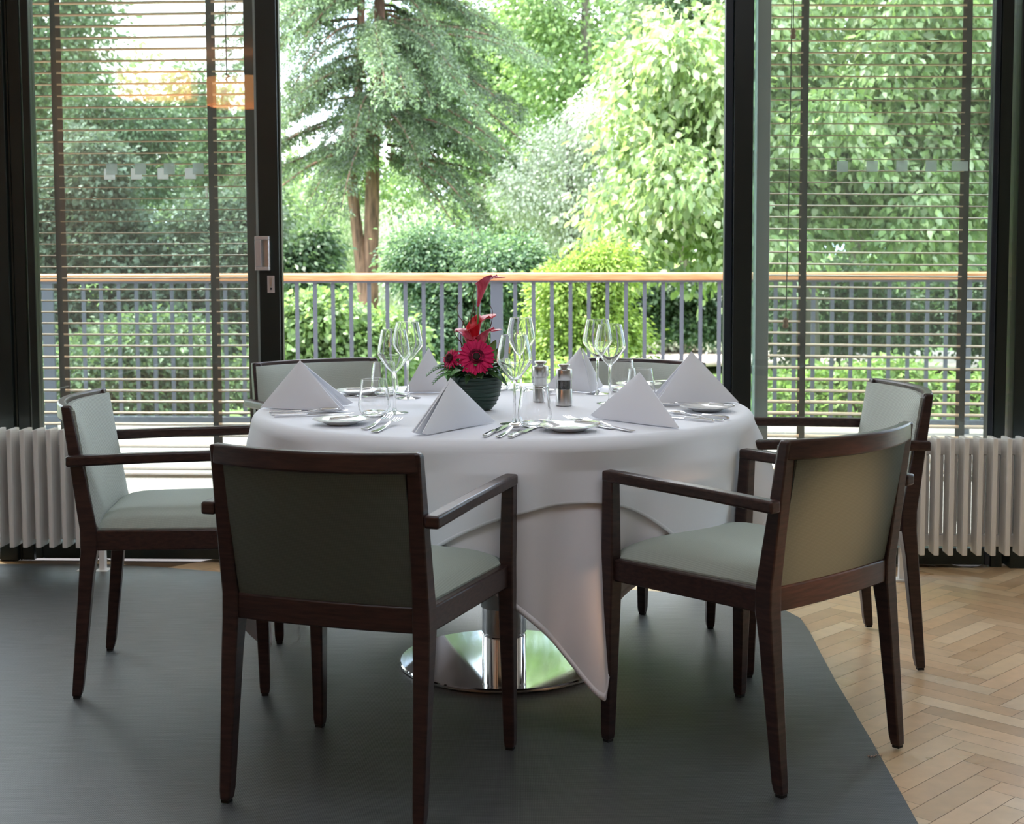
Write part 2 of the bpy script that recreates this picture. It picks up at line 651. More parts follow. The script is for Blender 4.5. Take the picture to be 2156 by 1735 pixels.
MB().box(-.950, -.872, 0.0, .055, 0.012, ZT - .02).build('stile', 'frame_green_black', d1, bevel=.003)
MB().box(-1.836, -1.806, 0.0, .055, 0.012, ZT - .02).build('stile', 'frame_green_black', d1, bevel=.003)
MB().box(-1.806, -.950, 0.0, .055, 0.012, .075).build('bottom_rail', 'frame_green_black', d1, bevel=.003)
MB().box(-1.806, -.950, 0.0, .055, 2.70, ZT - .02).build('top_rail', 'frame_green_black', d1)
MB().box(-.960, -.951, 0.010, .050, .012, ZT - .02).build('seal_strip', 'frame_light', d1)
MB().box(-.871, -.865, 0.015, .040, .012, ZT - .02).build('seal_strip', 'frame_olive', d1)
MB().box(-1.806, -.960, 0.025, .031, .075, 2.70).build('glass_pane', 'window_glass', d1)
h = MB()
zc = 1.178
h.box(-.958, -.905, -.030, -.0005, zc - .064, zc - .050).box(-.958, -.905, -.030, -.0005, zc + .050, zc + .064)
h.box(-.958, -.933, -.030, -.0005, zc - .050, zc + .050).box(-.909, -.905, -.030, -.0005, zc - .05, zc + .05)
ho = h.build('handle', 'handle_silver', d1, bevel=.003)
ho['label'] = 'silver recessed pull handle'
MB().box(-.933, -.909, -.004, -.0006, zc - .05, zc + .05).build('handle_recess', 'brushed_steel', ho)
lk = MB().box(-.918, -.891, -.004, -.0005, 1.03, 1.094).build('lock_plate', 'handle_silver', d1, bevel=.001)
MB().lathe([(.004, 0), (.004, .003)], 12, cap1=True).build('keyhole', 'rubber', lk)
kh = kids(lk)[0]
kh.rotation_euler = (R_(90), 0, 0)
kh.location = (-.904, -.0035, 1.045)
MB().box(-.909, -.900, -.009, -.004, 1.055, 1.085).build('latch', 'brushed_steel', lk)
pz = 1.495
for i, u in enumerate((-1.572, -1.468, -1.364, -1.258)):
    MB().box(u, u + .042, -.001 + .122, .1245, pz - .021 - .012, pz + .021 - .012).build('square_sticker', 'sticker_white', w1)['label'] = 'white square sticker on the glass'
for i, u in enumerate((-1.528, -1.418, -1.308, -1.198)):
    MB().box(u - .002, u + .040, .022, .0245, pz - .020, pz + .022).build('square_sticker', 'sticker_frosted', d1)['label'] = 'frosted square sticker on the glass'

w2 = fstruct('window_2', 'tall fixed window in a dark frame right of the open doorway', 'window')
MB().box(.912, .962, 0.09, .17, 0.08, ZT).build('frame_post', 'frame_grey', w2, bevel=.003)  # grey lightened to hold the reflection lying over this post
MB().box(1.783, 1.826, 0.02, .14, 0, ZT).build('frame_post', 'frame_green_black', w2, bevel=.003)
MB().box(1.848, 1.95, 0.0, .14, 0, ZT).build('frame_post', 'frame_green_black', w2, bevel=.003)
MB().box(1.776, 1.782, 0.03, .10, 0, ZT).build('seal_strip', 'frame_light', w2)
MB().box(.912, 1.95, 0.09, .17, 2.70, ZT).build('head_rail', 'frame_green_black', w2)
MB().box(.912, 1.95, 0.085, .17, 0, .085).build('bottom_rail', 'frame_green_black', w2)
MB().box(.962, 1.783, 0.125, .131, .085, 2.70).build('glass_pane', 'window_glass', w2)
MB().box(1.826, 1.848, 0.06, .066, .0, 2.70).build('side_glass', 'window_glass', w2)
d2 = fstruct('door_2', 'sliding glass door leaf with black stiles pushed open to the right', 'door')
MB().box(.818, .888, 0.0, .055, .012, ZT - .02).build('stile', 'black_frame', d2, bevel=.003)
MB().box(.786, .817, 0.010, .060, .012, ZT - .02).build('edge_profile', 'frame_navy', d2, bevel=.004)
MB().box(1.755, 1.775, 0.0, .055, .012, ZT - .02).build('stile', 'frame_navy', d2, bevel=.003)
MB().box(.888, 1.755, 0.0, .055, .012, .075).build('bottom_rail', 'frame_green_black', d2, bevel=.003)
MB().box(.888, 1.755, 0.0, .055, 2.70, ZT - .02).build('top_rail', 'frame_green_black', d2)
MB().box(.888, 1.755, 0.025, .031, .075, 2.70).build('glass_pane', 'window_glass', d2)
MB().box(.889, .911, 0.10, .106, .012, 2.70).build('edge_glass', 'window_edge_glass', d2)
for u in (1.196, 1.304, 1.412, 1.518):
    MB().box(u, u + .041, .022, .0245, pz - .026, pz + .014).build('square_sticker', 'sticker_frosted', d2)['label'] = 'frosted square sticker on the glass'
MB().box(1.612, 1.672, .022, .0245, pz - .026, pz + .010).build('square_sticker', 'sticker_frosted', d2)['label'] = 'wide frosted sticker on the glass'

tr = fstruct('trim_1', 'black threshold track along the doorway and windows', 'trim')
MB().box(-.865, .786, 0.0, .17, 0, .012).build('threshold', 'brushed_steel', tr)
hd = fstruct('trim_2', 'black head beam above the glass front', 'trim')
MB().box(-4.6, 4.6, 0.0, .17, 2.79, 2.95).build('head_beam', 'frame_green_black', hd)
# glazing beyond the picture's edges
for nm, u0, u1 in (('window_3', -4.5, -1.975), ('window_4', 1.95, 4.5)):
    q = fstruct(nm, 'tall fixed window at the far %s end of the glass front' % ('left' if u0 < 0 else 'right'), 'window')
    MB().box(u0, u1, .03, .13, 0, .09).box(u0, u1, .03, .13, 2.7, 2.8).box(u0, u0 + .06, .03, .13, .09, 2.7).box((u0 + u1) / 2 - .03, (u0 + u1) / 2 + .03, .03, .13, .09, 2.7).build('frame', 'frame_green_black', q)
    MB().box(u0 + .06, u1, .07, .076, .09, 2.7).build('glass_pane', 'window_glass', q)

# ------------------------------------------------------------------ blinds
def blind(u0, u1, tapes, zb, label, sag):
    o = facade('window_blind')
    tag(o, label, 'blind', 'wooden venetian blinds')
    mb = MB()
    z = zb
    k = 0
    V = .235
    while z < 2.72:
        t = sag[0] * (z - 1.2) + sag[1]
        dz = .025 * math.sin(t)
        dy = .025 * math.cos(t)
        w_ = .0018
        tl = .010 * (u1 - u0) / .9 * sag[2]
        mb.loft([[(u, V - dy, zz - dz - w_), (u, V + dy, zz + dz - w_), (u, V + dy, zz + dz + w_), (u, V - dy, zz - dz + w_)] for u, zz in ((u0, z + tl / 2), ((u0 + u1) / 2, z - .001 + random.Random(k).uniform(-.001, .001)), (u1, z - tl / 2))])
        z += .0445
        k += 1
    mb.build('slats', 'blind_wood', o)
    MB().box(u0, u1, V - .026, V + .026, zb - .035, zb - .022).build('bottom_rail', 'blind_wood', o, bevel=.003)
    MB().box(u0, u1, V - .03, V + .03, 2.72, 2.78).build('head_rail', 'blind_wood', o)
    for u in tapes:
        MB().box(u - .0105, u + .0105, V - .028, V - .0272, zb - .20, 2.72).build('ladder_tape', 'tape_black', o)
        MB().box(u - .0105, u + .0105, V + .0272, V + .028, zb - .20, 2.72).build('ladder_tape', 'tape_black', o)
    return o


bl = blind(-1.90, -1.0, (-1.79, -1.178), .325, 'wooden venetian blind behind the left window, raised low with two black tapes', (0.0, .02, 0))
cb = MB().tube([(-1.107, .19, 2.7), (-1.106, .19, 1.86)], .0022, 6).build('cord', 'cord_dark', bl)
kb = MB().tube([(-1.112, .19, 1.868), (-1.100, .188, 1.86), (-1.090, .19, 1.858), (-1.104, .188, 1.853), (-1.110, .19, 1.845), (-1.103, .19, 1.835)], .003, 6).build('cord_knot', 'cord_dark', bl)
br = blind(.94, 1.90, (1.108, 1.716), .325, 'wooden venetian blind behind the right window with long cord and wooden toggles', (0.0, .07, 1))
MB().tube([(1.055, .15, 2.7), (1.050, .15, 2.0)], .002, 6).build('cord', 'cord_dark', br)
MB().tube([(1.045, .15, 2.7), (1.043, .15, 1.6), (1.035, .15, .93)], .002, 6).build('cord', 'cord_dark', br)
TP = [(.003, 0), (.010, .004), (.0115, .014), (.007, .022), (.010, .027), (.0095, .034), (.006, .040), (.002, .043)]
for (u, z) in ((1.050, 1.97), (1.034, .886)):
    tt = MB().lathe([(r, zz * .95) for r, zz in TP], 14, cap1=True).build('cord_tassel', 'tassel_wood', br, smooth=True)
    tt.location = (u, .15, z)
    tt['label'] = 'turned wooden toggle on the cord'

# ------------------------------------------------------------------ radiators
def radiator(name, u0, u1, vf, ztop, zbot, feet, label):
    o = facade(name)
    tag(o, label, 'radiator', 'white column radiators')
    MB().box(u0, u1, vf + .075, vf + .097, ztop - .070, ztop - .012).build('top_header', 'radiator_white', o, bevel=.004)
    MB().box(u0, u1, vf + .075, vf + .097, zbot + .018, zbot + .062).build('bottom_header', 'radiator_white', o, bevel=.004)
    u = u0
    while u < u1 - .02:
        MB().box(u, u + .018, vf, vf + .082, zbot, ztop).build('fin', 'radiator_white', o, bevel=.003)
        MB().box(u + .0135, u + .049, vf + .078, vf + .092, zbot + .06, ztop - .07).build('tube', 'radiator_white', o, bevel=.004)
        u += .0497
    for f in feet:
        MB().box(f, f + .022, vf + .03, vf + .055, .0005, zbot + .02).box(f - .012, f + .034, vf + .015, vf + .070, .0005, .008).build('foot', 'radiator_white', o, bevel=.002)


radiator('radiator', -2.60, -1.50, -.20, .535, .095, (-1.60, -1.53), 'white finned radiator below the left window behind the left chair')
radiator('radiator', 1.36, 2.60, -.245, .520, .100, (1.395,), 'white finned radiator below the right window at the right edge')

# ------------------------------------------------------------------ outside: deck, railing, roof
DA = -0.07
dk = empty('deck', (0, 5.30, 0), DA)
tag(dk, 'pale plank terrace outside the glass front', 'deck', kind='structure')
mb = MB()
v = .19
while v < 4.25:
    mb.box(-9, 9, v, v + .138, -.03, -.004)
    v += .144
mb.box(-9, 9, .185, 4.25, -.18, -.032)
mb.build('deck_planks', 'deck_wood', dk)
VR = 3.86
ra = empty('railing', (0, 5.30, 0), DA)
tag(ra, 'grey steel balustrade with wooden handrail along the terrace edge', 'railing')
hr = MB().beamx([(x, VR, 1.000, .040, .024) for x in (-5, 0, 5)]).build('handrail', 'handrail_wood', ra, bevel=.012, seg=3)
hr['label'] = 'orange-brown wooden handrail'
MB().box(-5, 5, VR - .02, VR + .02, .045, .085).build('bottom_rail', 'rail_grey', ra, bevel=.003)
MB().box(-5, 5, VR - .02, VR + .02, .962, .975).build('top_rail', 'rail_grey', ra)
px0 = (958 - 1078) / 2994.7 * 9.18
posts = [px0 - 2.97, px0, px0 + 2.965]
for p in posts:
    MB().box(p - .039, p + .039, VR - .012, VR + .012, -.02, .965).build('post', 'rail_grey', ra, bevel=.003)
for a in range(-2, 3):
    for k in range(1, 25):
        x = px0 + a * 2.967 + k * 2.967 / 25
        if abs(x) < 3.9:
            MB().box(x - .0125, x + .0125, VR - .006, VR + .006, .08, .965).build('baluster', 'rail_grey', ra)
rf = MB().box(-9, 9, 5.2, 5.95, 2.96, 3.1).build('roof_overhang', 'soffit')  # out of view; depth chosen to keep sun off the indoor floor
tag(rf, 'unseen flat roof overhang above the glass front, depth set to hold back the sun', 'roof', kind='structure')

gp = []
gnx, gny = 60, 60
gm = MB().grid(lambda s, t: (-45 + 90 * s, 9.3 + 75 * t, -.55 - .15 * math.sin(s * 7) * math.cos(t * 9) + t * 1.2 - .55 * math.exp(-t * 40)), gnx, gny)
g = gm.build('ground', 'ground_grass', smooth=True)
tag(g, 'grassy garden ground beyond the terrace', 'ground', kind='structure')
pth = MB().grid(lambda s, t: (1.2 + 11 * s, 17.3 + 2.6 * t - 2.2 * s + .5 * math.sin(s * 5), -.28 + .02 * math.sin(9 * s)), 24, 4).build('garden_path', 'path_gravel', smooth=True, solid=.05)
tag(pth, 'pale gravel path curving through the garden on the right', 'path', kind='structure')

# ------------------------------------------------------------------ chairs
def make_chair():
    root = empty('armchair')
    L = .4986
    for s in (-1, 1):
        lg1 = MB().post([(s * .226, 0, .006, .0115, .012), (s * .226, .004, .03, .0135, .014), (s * .2245, .034, .33, .0185, .0185), (s * .223, .043, .40, .0195, .022), (s * .2225, .043, .455, .019, .022),
                   (s * .2235, .036, .50, .018, .021), (s * .225, -.006, .775, .0165, .0125), (s * .225, -.008, .7832, .0150, .0115)]).build('leg', 'dark_wood', root, bevel=.0035)
        lg2 = MB().post([(s * .252, L, .006, .0115, .0115), (s * .252, L, .025, .0135, .0135), (s * .249, L - .006, .40, .019, .020), (s * .251, L - .008, .46, .0165, .0185), (s * .2575, L - .014, .648, .0145, .0165)]).build('leg', 'dark_wood', root, bevel=.0035)
        MB().box(s * .226 - .009, s * .226 + .009, -.009, .009, 0, .0065).build('glide', 'rubber', lg1)['label'] = 'black plastic glide'
        MB().box(s * .252 - .009, s * .252 + .009, L - .009, L + .009, 0, .0065).build('glide', 'rubber', lg2)['label'] = 'black plastic glide'
        MB().beamy([(s * .2575, L + .003, .6515, .0165, .0135), (s * .2575, L - .05, .652, .0165, .0135), (s * .258, .2, .648, .0165, .0135), (s * .2585, -.004, .642, .0165, .014)]).build('armrest', 'dark_wood_flat', root, bevel=.006, seg=3)
        MB().loft([[(s * (x - .010), y, .398), (s * (x - .010), y, .452), (s * (x + .011), y, .452), (s * (x + .011), y, .398)] for x, y in ((.226, .055), (.2465, L - .012))]).build('side_rail', 'dark_wood_flat', root, bevel=.004)
    MB().beamx([(-.24, L - .012, .425, .011, .027), (.24, L - .012, .425, .011, .027)]).build('front_rail', 'dark_wood_flat', root, bevel=.003)
    # back rail under the panel, gently bowed
    MB().beamx([(x, .038 - .012 * (1 - (x / .215) ** 2), .428, .011, .028) for x in np.linspace(-.215, .215, 9)]).build('back_rail', 'dark_wood_flat', root, bevel=.004)
    bow = lambda x, z: .055 * (1 - (x / .235) ** 2) * (.25 + .75 * (z - .45) / .335)
    yp = lambda z: .036 - .153 * (z - .50) + (.0 if z > .5 else 0)
    MB().beamx([(x, yp(.764) - bow(x, .764), .7635, .0125, .0215) for x in np.linspace(-.236, .236, 17)]).build('top_rail', 'dark_wood_flat', root, bevel=.005, seg=3)
    # rear fabric panel between the posts
    def slab(mb, x0, x1, z0, z1, f0, f1, nu=20, nv=12):
        mb.grid(lambda s, t: (x0 + (x1 - x0) * s, f0(x0 + (x1 - x0) * s, z0 + (z1 - z0) * t), z0 + (z1 - z0) * t), nu, nv)
        k = len(mb.v)
        mb.grid(lambda s, t: (x0 + (x1 - x0) * s, f1(x0 + (x1 - x0) * s, z0 + (z1 - z0) * t), z0 + (z1 - z0) * t), nu, nv)
        w = nu + 1
        a = k - w * (nv + 1)
        rim = [i for i in range(w)] + [j * w + nu for j in range(1, nv + 1)] + [nv * w + i for i in range(nu - 1, -1, -1)] + [j * w for j in range(nv - 1, 0, -1)]
        for i in range(len(rim)):
            p, q = rim[i], rim[(i + 1) % len(rim)]
            mb.f.append((a + p, a + q, k + q, k + p))
        return mb
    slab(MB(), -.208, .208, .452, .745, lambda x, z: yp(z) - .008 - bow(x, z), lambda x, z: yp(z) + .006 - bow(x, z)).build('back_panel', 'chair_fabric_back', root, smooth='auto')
    pf = lambda x, z: yp(z) + .013 - bow(x, z) + .034 * min(1, (1 - abs(x / .236) ** 10)) * (1 - abs((z - .61) / .168) ** 12 * .8)
    slab(MB(), -.232, .232, .452, .772, lambda x, z: yp(z) + .010 - bow(x, z), lambda x, z: yp(z) + .022 - bow(x, z) + .022 * (1 - abs(x / .232) ** 6) * (1 - .7 * abs((z - .612) / .16) ** 6), 28, 20).build('backrest_cushion', 'chair_fabric_rib', root, smooth='auto')
    def seat(s, t):
        y = .05 + (L + .004 - .05) * t
        hw = .2195 + (.2465 - .2195) * t - .006
        x = (2 * s - 1) * hw
        e = (1 - abs(2 * s - 1) ** 5) * (1 - abs(2 * t - 1) ** 6)
        return (x, y, .455 + .042 * e ** .55)
    mb = MB()
    nu, nv = 26, 26
    mb.grid(seat, nu, nv)
    k = len(mb.v)
    mb.grid(lambda s, t: (seat(s, t)[0], seat(s, t)[1], .440), nu, nv)
    w = nu + 1
    rim = [i for i in range(w)] + [j * w + nu for j in range(1, nv + 1)] + [nv * w + i for i in range(nu - 1, -1, -1)] + [j * w for j in range(nv - 1, 0, -1)]
    for i in range(len(rim)):
        p, q = rim[i], rim[(i + 1) % len(rim)]
        mb.f.append((p, q, k + q, k + p))
    mb.build('seat_cushion', 'chair_fabric', root, smooth='auto')
    return root


chair0 = make_chair()
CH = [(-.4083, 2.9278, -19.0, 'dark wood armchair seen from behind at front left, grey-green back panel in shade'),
      (.7507, 3.1685, 42.1, 'dark wood armchair turned away at front right, tan back panel, one foot on parquet'),
      (1.1337, 4.1665, 94.2, 'dark wood armchair in profile at the right, standing in front of the right radiator'),
      (-1.1836, 3.9425, -85.1, 'dark wood armchair in profile at the left, standing beside the left radiator'),
      (-.713, 5.165, -151.9, 'dark wood armchair behind the table at back left, against the open door stile'),
      (.47, 5.115, 148.3, 'dark wood armchair behind the table at back right, mostly hidden by napkins and glasses')]
for i, (x, y, a, lab) in enumerate(CH):
    c = chair0 if i == 0 else copy_tree(chair0)
    RZ = .0055 if y < 5.25 and i not in (2,) else 0.0
    c.location = (x, y, .0055 if i != 2 else .0055)
    c.rotation_euler = (0, 0, R_(a))
    tag(c, lab, 'chair', 'armchairs around the table')

# ------------------------------------------------------------------ table
TX, TY, TZ, TR = -.026, 4.035, .742, .700
tb = empty('dining_table', (TX, TY, 0))
tag(tb, 'round pedestal table with chrome column and mirror-like round foot plate', 'table')
MB().lathe([(.296, .0055), (.301, .008), (.301, .014), (.298, .0175), (.06, .0185)], 96, cap1=True).build('foot_plate', 'chrome', tb, smooth='auto')
MB().lathe([(.064, .018), (.064, .088), (.0625, .090), (.0625, .095), (.064, .097), (.064, .20)], 48, cap1=True).build('column_collar', 'chrome', tb, smooth='auto')
MB().lathe([(.067, .17), (.067, .715)], 48, cap1=True).build('column', 'brushed_dark', tb, smooth='auto') if 'brushed_dark' in MATS else MB().lathe([(.067, .17), (.067, .715)], 48, cap1=True).build('column', 'frame_grey', tb, smooth='auto')
MB().lathe([(TR - .012, .712), (TR - .004, .716), (TR - .004, TZ - .006), (TR - .012, TZ - .004)], 96, cap1=True).build('tabletop', 'dark_wood_flat', tb, smooth='auto')


def pnorm(th, half, rot, p):
    c, s = abs(math.cos(th - rot)), abs(math.sin(th - rot))
    return half / ((c ** p + s ** p) ** (1 / p))


def cdist(th, c):
    return (th - c + PI) % (2 * PI) - PI


def flare(th):
    f = .075
    f += .075 * math.cos(8 * th + .8) + .065 * math.cos(13 * th + 2.1) + .022 * math.cos(5 * th - 1.1) + .035 * math.cos(21 * th)
    f += .15 * math.exp(-(cdist(th, R_(-10.5)) / .24) ** 2)
    f += .07 * math.exp(-(cdist(th, R_(186)) / .35) ** 2)
    w_ = math.exp(-(cdist(th, R_(-70.6)) / .14) ** 2)
    f = f * (1 - w_) + .088 * w_
    w_ = math.exp(-(cdist(th, R_(-90)) / .13) ** 2)
    return f * (1 - w_) - .01 * w_


def cloth(name, mat, half, rot, p, off, z, label, cat, hemw=.018, wob=1.0):
    nth = 360
    rings = []
    for rr in (.12, .3, .5, .62, TR - .022):
        rings.append([(rr, z, 0)] * nth)
    for a in (18, 36, 54, 72, 90):
        rings.append([(TR - .022 + (.024 + off) * math.sin(R_(a)), z - (.024 + off) * (1 - math.cos(R_(a))), 0)] * nth)
    ns = 40
    vs = [(TX, TY, z)]
    fs = []
    for ring in rings:
        for j in range(nth):
            th = 2 * PI * j / nth
            r, zz, _ = ring[j]
            vs.append((TX + r * math.cos(th), TY + r * math.sin(th), zz))
    for i in range(1, ns + 1):
        for j in range(nth):
            th = 2 * PI * j / nth
            E = pnorm(th, half, rot, p)
            hang = max(.03, E - TR - .012)
            s = hang * i / ns
            fl = flare(th)
            k = 1 - math.exp(-s / .10)
            r = TR + .002 + off + fl * s * (.35 + .65 * k) * wob + .012 * math.cos(9 * th + 1 + .8 * math.sin(3 * th)) * min(1, s / .05) + .006 * k * math.cos(17 * th + 1)
            zz = z - .024 - off - s * math.sqrt(max(.2, 1 - fl * fl)) * (1 - .02 * k)
            if i == ns:
                r += .0015
            q = cdist(th, R_(-70.6))
            dth = 0.0
            if 0 < q < 1.2:
                dth = -.30 * math.sin(min(1, q / 1.2) * PI) ** 1 * min(1, s / .35) * math.exp(-q / .9)
                r -= .10 * math.exp(-((q - .30) / .18) ** 2) * min(1, s / .4) ** 1.5
            vs.append((TX + r * math.cos(th + dth), TY + r * math.sin(th + dth), zz))
    for j in range(nth):
        fs.append((0, 1 + j, 1 + (j + 1) % nth))
    R = len(rings) + ns
    for i in range(R - 1):
        for j in range(nth):
            k = (j + 1) % nth
            fs.append((1 + i * nth + j, 1 + (i + 1) * nth + j, 1 + (i + 1) * nth + k, 1 + i * nth + k))
    o = MB().add(vs, fs).build(name, mat, None, smooth=True, solid=.0012, fixn=False, soff=-1)
    tag(o, label, cat)
    # stitched hem as a narrow band on the cloth
    hv, hf = [], []
    base = len(vs) - nth * 3
    row = [vs[len(vs) - nth + j] for j in range(nth)]
    row2 = [vs[len(vs) - 2 * nth + j] for j in range(nth)]
    for j in range(nth):
        a, b_ = Vector(row[j]), Vector(row2[j])
        d = (b_ - a)
        d = d.normalized() if d.length > 1e-5 else Vector((0, 0, 1))
        out = Vector((a.x - TX, a.y - TY, 0)).normalized() * .0008
        hv += [tuple(a + out - d * .0005), tuple(a + d * hemw + out)]
    for j in range(nth):
        k = (j + 1) % nth
        hf.append((2 * j, 2 * k, 2 * k + 1, 2 * j + 1))
    MB().add(hv, hf).build('hem', mat, o, smooth=True, solid=.0005)
    return o


cloth('under_tablecloth', 'under_cloth', .965, R_(-25.6), 26, 0.0, .744, 'long white under tablecloth whose corner hangs almost to the floor', 'tablecloth')
cloth('tablecloth', 'white_cloth', .84, R_(15), 14, .006, .7475, 'square white top tablecloth spread over the longer cloth on the round table', 'tablecloth')
ZC = .7490

# ------------------------------------------------------------------ napkins
def napkin(jx, jy, dirs, w, h, label, apex_k=.5):
    o = empty('napkin', (jx, jy, ZC))
    tag(o, label, 'napkin', 'folded napkins on the table')
    mean = sum(dirs) / len(dirs)
    ap = Vector((math.cos(R_(mean)) * w * apex_k, math.sin(R_(mean)) * w * apex_k, h))
    mb = MB()
    J = Vector((0, 0, 0))
    for i, a in enumerate(dirs):
        O = Vector((math.cos(R_(a)), math.sin(R_(a)), 0)) * w
        A = ap + Vector((math.cos(R_(a)), math.sin(R_(a)), 0)) * .004 - Vector((0, 0, .0015 * i))
        nrm = (O - J).cross(A - J).normalized()
        sg = 1 if a > mean else -1

        def f(s, t):
            # s along base J..O, t up to the apex
            p = (J * (1 - s) + O * s) * (1 - t) + A * t
            e = math.sin(PI * s) * math.sin(PI * min(1, t * 1.0)) * .010
            q = p + Vector((-math.sin(R_(a)), math.cos(R_(a)), 0)) * (e * sg)
            # rounded lower corner
            cut = max(0, (1 - t) * (s - .93)) / .07
            q.z += .006 * cut * cut
            return tuple(q)
        mb.grid(f, 16, 16)
    p = mb.build('folded_cloth', 'napkin_cloth', o, smooth=True, solid=.0030, fixn=False)
    md = p.modifiers.new('b', 'BEVEL')
    md.width = .001
    md.segments = 2
    md.limit_method = 'ANGLE'
    p.location.z = .0015
    return o


napkin(-.045, 3.660, (231, 233, 237), .315, .128, 'white folded napkin standing at front left, its layered edges facing left', .56)
napkin(.415, 3.515, (132, 128, 108), .310, .128, 'white folded napkin standing at front right beside the bread plate with crossed cutlery', .50)
napkin(-.712, 4.000, (-23, -18, 14), .262, .135, 'white folded napkin standing at far left against the back left chair', .44)
napkin(.655, 4.090, (198, 193, 158), .262, .148, 'white folded napkin standing at far right over the plate with a laid knife', .52)
napkin(-.335, 4.400, (2, 8, 45), .150, .136, 'white folded napkin at back left seen between wine glass and flower bowl', .50)
napkin(.245, 4.380, (143, 138, 75), .175, .136, 'white folded napkin at back centre behind the pepper mill', .32)

# ------------------------------------------------------------------ glasses
def wine_glass():
    o = empty('wine_glass')
    pr = [(.004, .112), (.010, .115), (.020, .125), (.032, .141), (.0415, .154), (.0452, .162), (.0455, .167), (.0425, .186), (.0380, .208), (.0337, .2277), (.0336, .2281), (.0335, .2285)]
    MB().lathe(pr, 64, cap0=True).build('bowl', 'solid_glass', o, smooth=True, solid=.0010, soff=1)
    MB().lathe([(.0075, .006), (.0042, .015), (.0035, .04), (.0035, .094), (.0048, .108), (.010, .1145)], 20, cap1=True).build('stem', 'solid_glass', o, smooth='auto')
    MB().lathe([(.0375, .0), (.0380, .0008), (.030, .0022), (.016, .0040), (.0075, .0062)], 40, cap1=True).build('foot', 'drinking_glass', o, smooth='auto')
    return o


def tumbler():
    o = empty('water_tumbler')
    MB().lathe([(.026, .0005), (.031, .002), (.038, .012), (.0415, .022), (.0425, .030), (.040, .050), (.036, .078), (.0336, .0975), (.03355, .0980), (.0335, .0985)], 64).build('body', 'solid_glass', o, smooth=True, solid=.0013, soff=1)
    MB().lathe([(.022, .0012), (.030, .004), (.0345, .011), (.028, .0125), (.01, .0115)], 40, cap1=True).build('thick_base', 'solid_glass', o, smooth=True)
    return o


wg0, tu0 = wine_glass(), tumbler()
for i, (x, y, lab) in enumerate([(-.322, 3.872, 'wine glass at left, nearest of the two left glasses, beside a tumbler'),
                                 (-.312, 4.245, 'wine glass at back left, in front of the back left napkin'),
                                 (.006, 3.622, 'tall wine glass at the front, just right of the flower bowl'),
                                 (.028, 4.470, 'wine glass at back centre, rising behind the front wine glass'),
                                 (.262, 4.345, 'wine glass at back right, behind the nearer right wine glass'),
                                 (.282, 4.085, 'wine glass at right, in front of the back napkin')]):
    g_ = wg0 if i == 0 else copy_tree(wg0)
    g_.location = (x, y, ZC + .0003)
    tag(g_, lab, 'glass', 'empty wine glasses')
for i, (x, y, lab) in enumerate([(-.372, 3.815, 'water tumbler at left above the bread plate'),
                                 (-.392, 4.346, 'water tumbler at back left beside the back chair'),
                                 (.057, 3.575, 'water tumbler at front centre beside the spoon and knives'),
                                 (-.045, 4.500, 'water tumbler at back centre behind the flower bowl'),
                                 (.372, 4.105, 'water tumbler at right between two napkins'),
                                 (.344, 4.429, 'water tumbler at back right in front of the back chair')]):
    g_ = tu0 if i == 0 else copy_tree(tu0)
    g_.location = (x, y, ZC + .0003)
    tag(g_, lab, 'glass', 'empty water tumblers')

# ------------------------------------------------------------------ plates and cutlery
pl0 = MB().lathe([(.020, .0), (.038, .0), (.042, .0025), (.052, .0065), (.0735, .0125), (.0745, .0140), (.072, .0142), (.052, .0090), (.044, .0062), (.036, .0052)], 72, cap1=True).build('bread_plate', 'porcelain', None, smooth='auto')
PL = [(-.440, 3.640, 'white bread plate at front left with a butter knife across it'),
      (.139, 3.492, 'white bread plate at front right of centre with a small knife lying over it'),
      (.537, 3.902, 'white bread plate at right in front of the far right napkin'),
      (-.470, 4.365, 'white bread plate at back left beside the back left tumbler'),
      (-.165, 4.590, 'white bread plate at the back behind the flower bowl'),
      (.405, 4.540, 'white bread plate at back right next to the back chair')]
for i, (x, y, lab) in enumerate(PL):
    o = pl0 if i == 0 else pl0.copy()
    if i:
        COL.objects.link(o)
    o.location = (x, y, ZC + .0002)
    tag(o, lab, 'plate', 'white bread plates')


def knife(scale=1.0, name='table_knife'):
    o = empty(name)
    l = .215 * scale
    hl = l * .42
    MB().loft([[(-w, x, z0), (w, x, z0), (w, x, z1), (-w, x, z1)] for x, w, z0, z1 in ((0, .0062, .0, .0078), (hl * .5, .0055, .0004, .0080), (hl - .004, .0048, .0010, .0080), (hl, .0036, .0020, .0066))]).build('handle', 'cutlery_steel', o, bevel=.002)
    bw = .0095 * scale
    secs = []
    for t in np.linspace(0, 1, 12):
        y = hl + (l - hl) * t
        wr = bw * (1 if t < .82 else max(.12, 1 - ((t - .82) / .18) ** 2 * .9))
        wl = bw * (.55 if t < .2 else .9)
        wl = min(wl, wr)
        secs.append([(-wl, y, .0030), (0, y, .0020), (wr, y, .0030), (0, y, .0044)])
    MB().loft(secs).build('blade', 'cutlery_steel', o, smooth='auto')
    return o


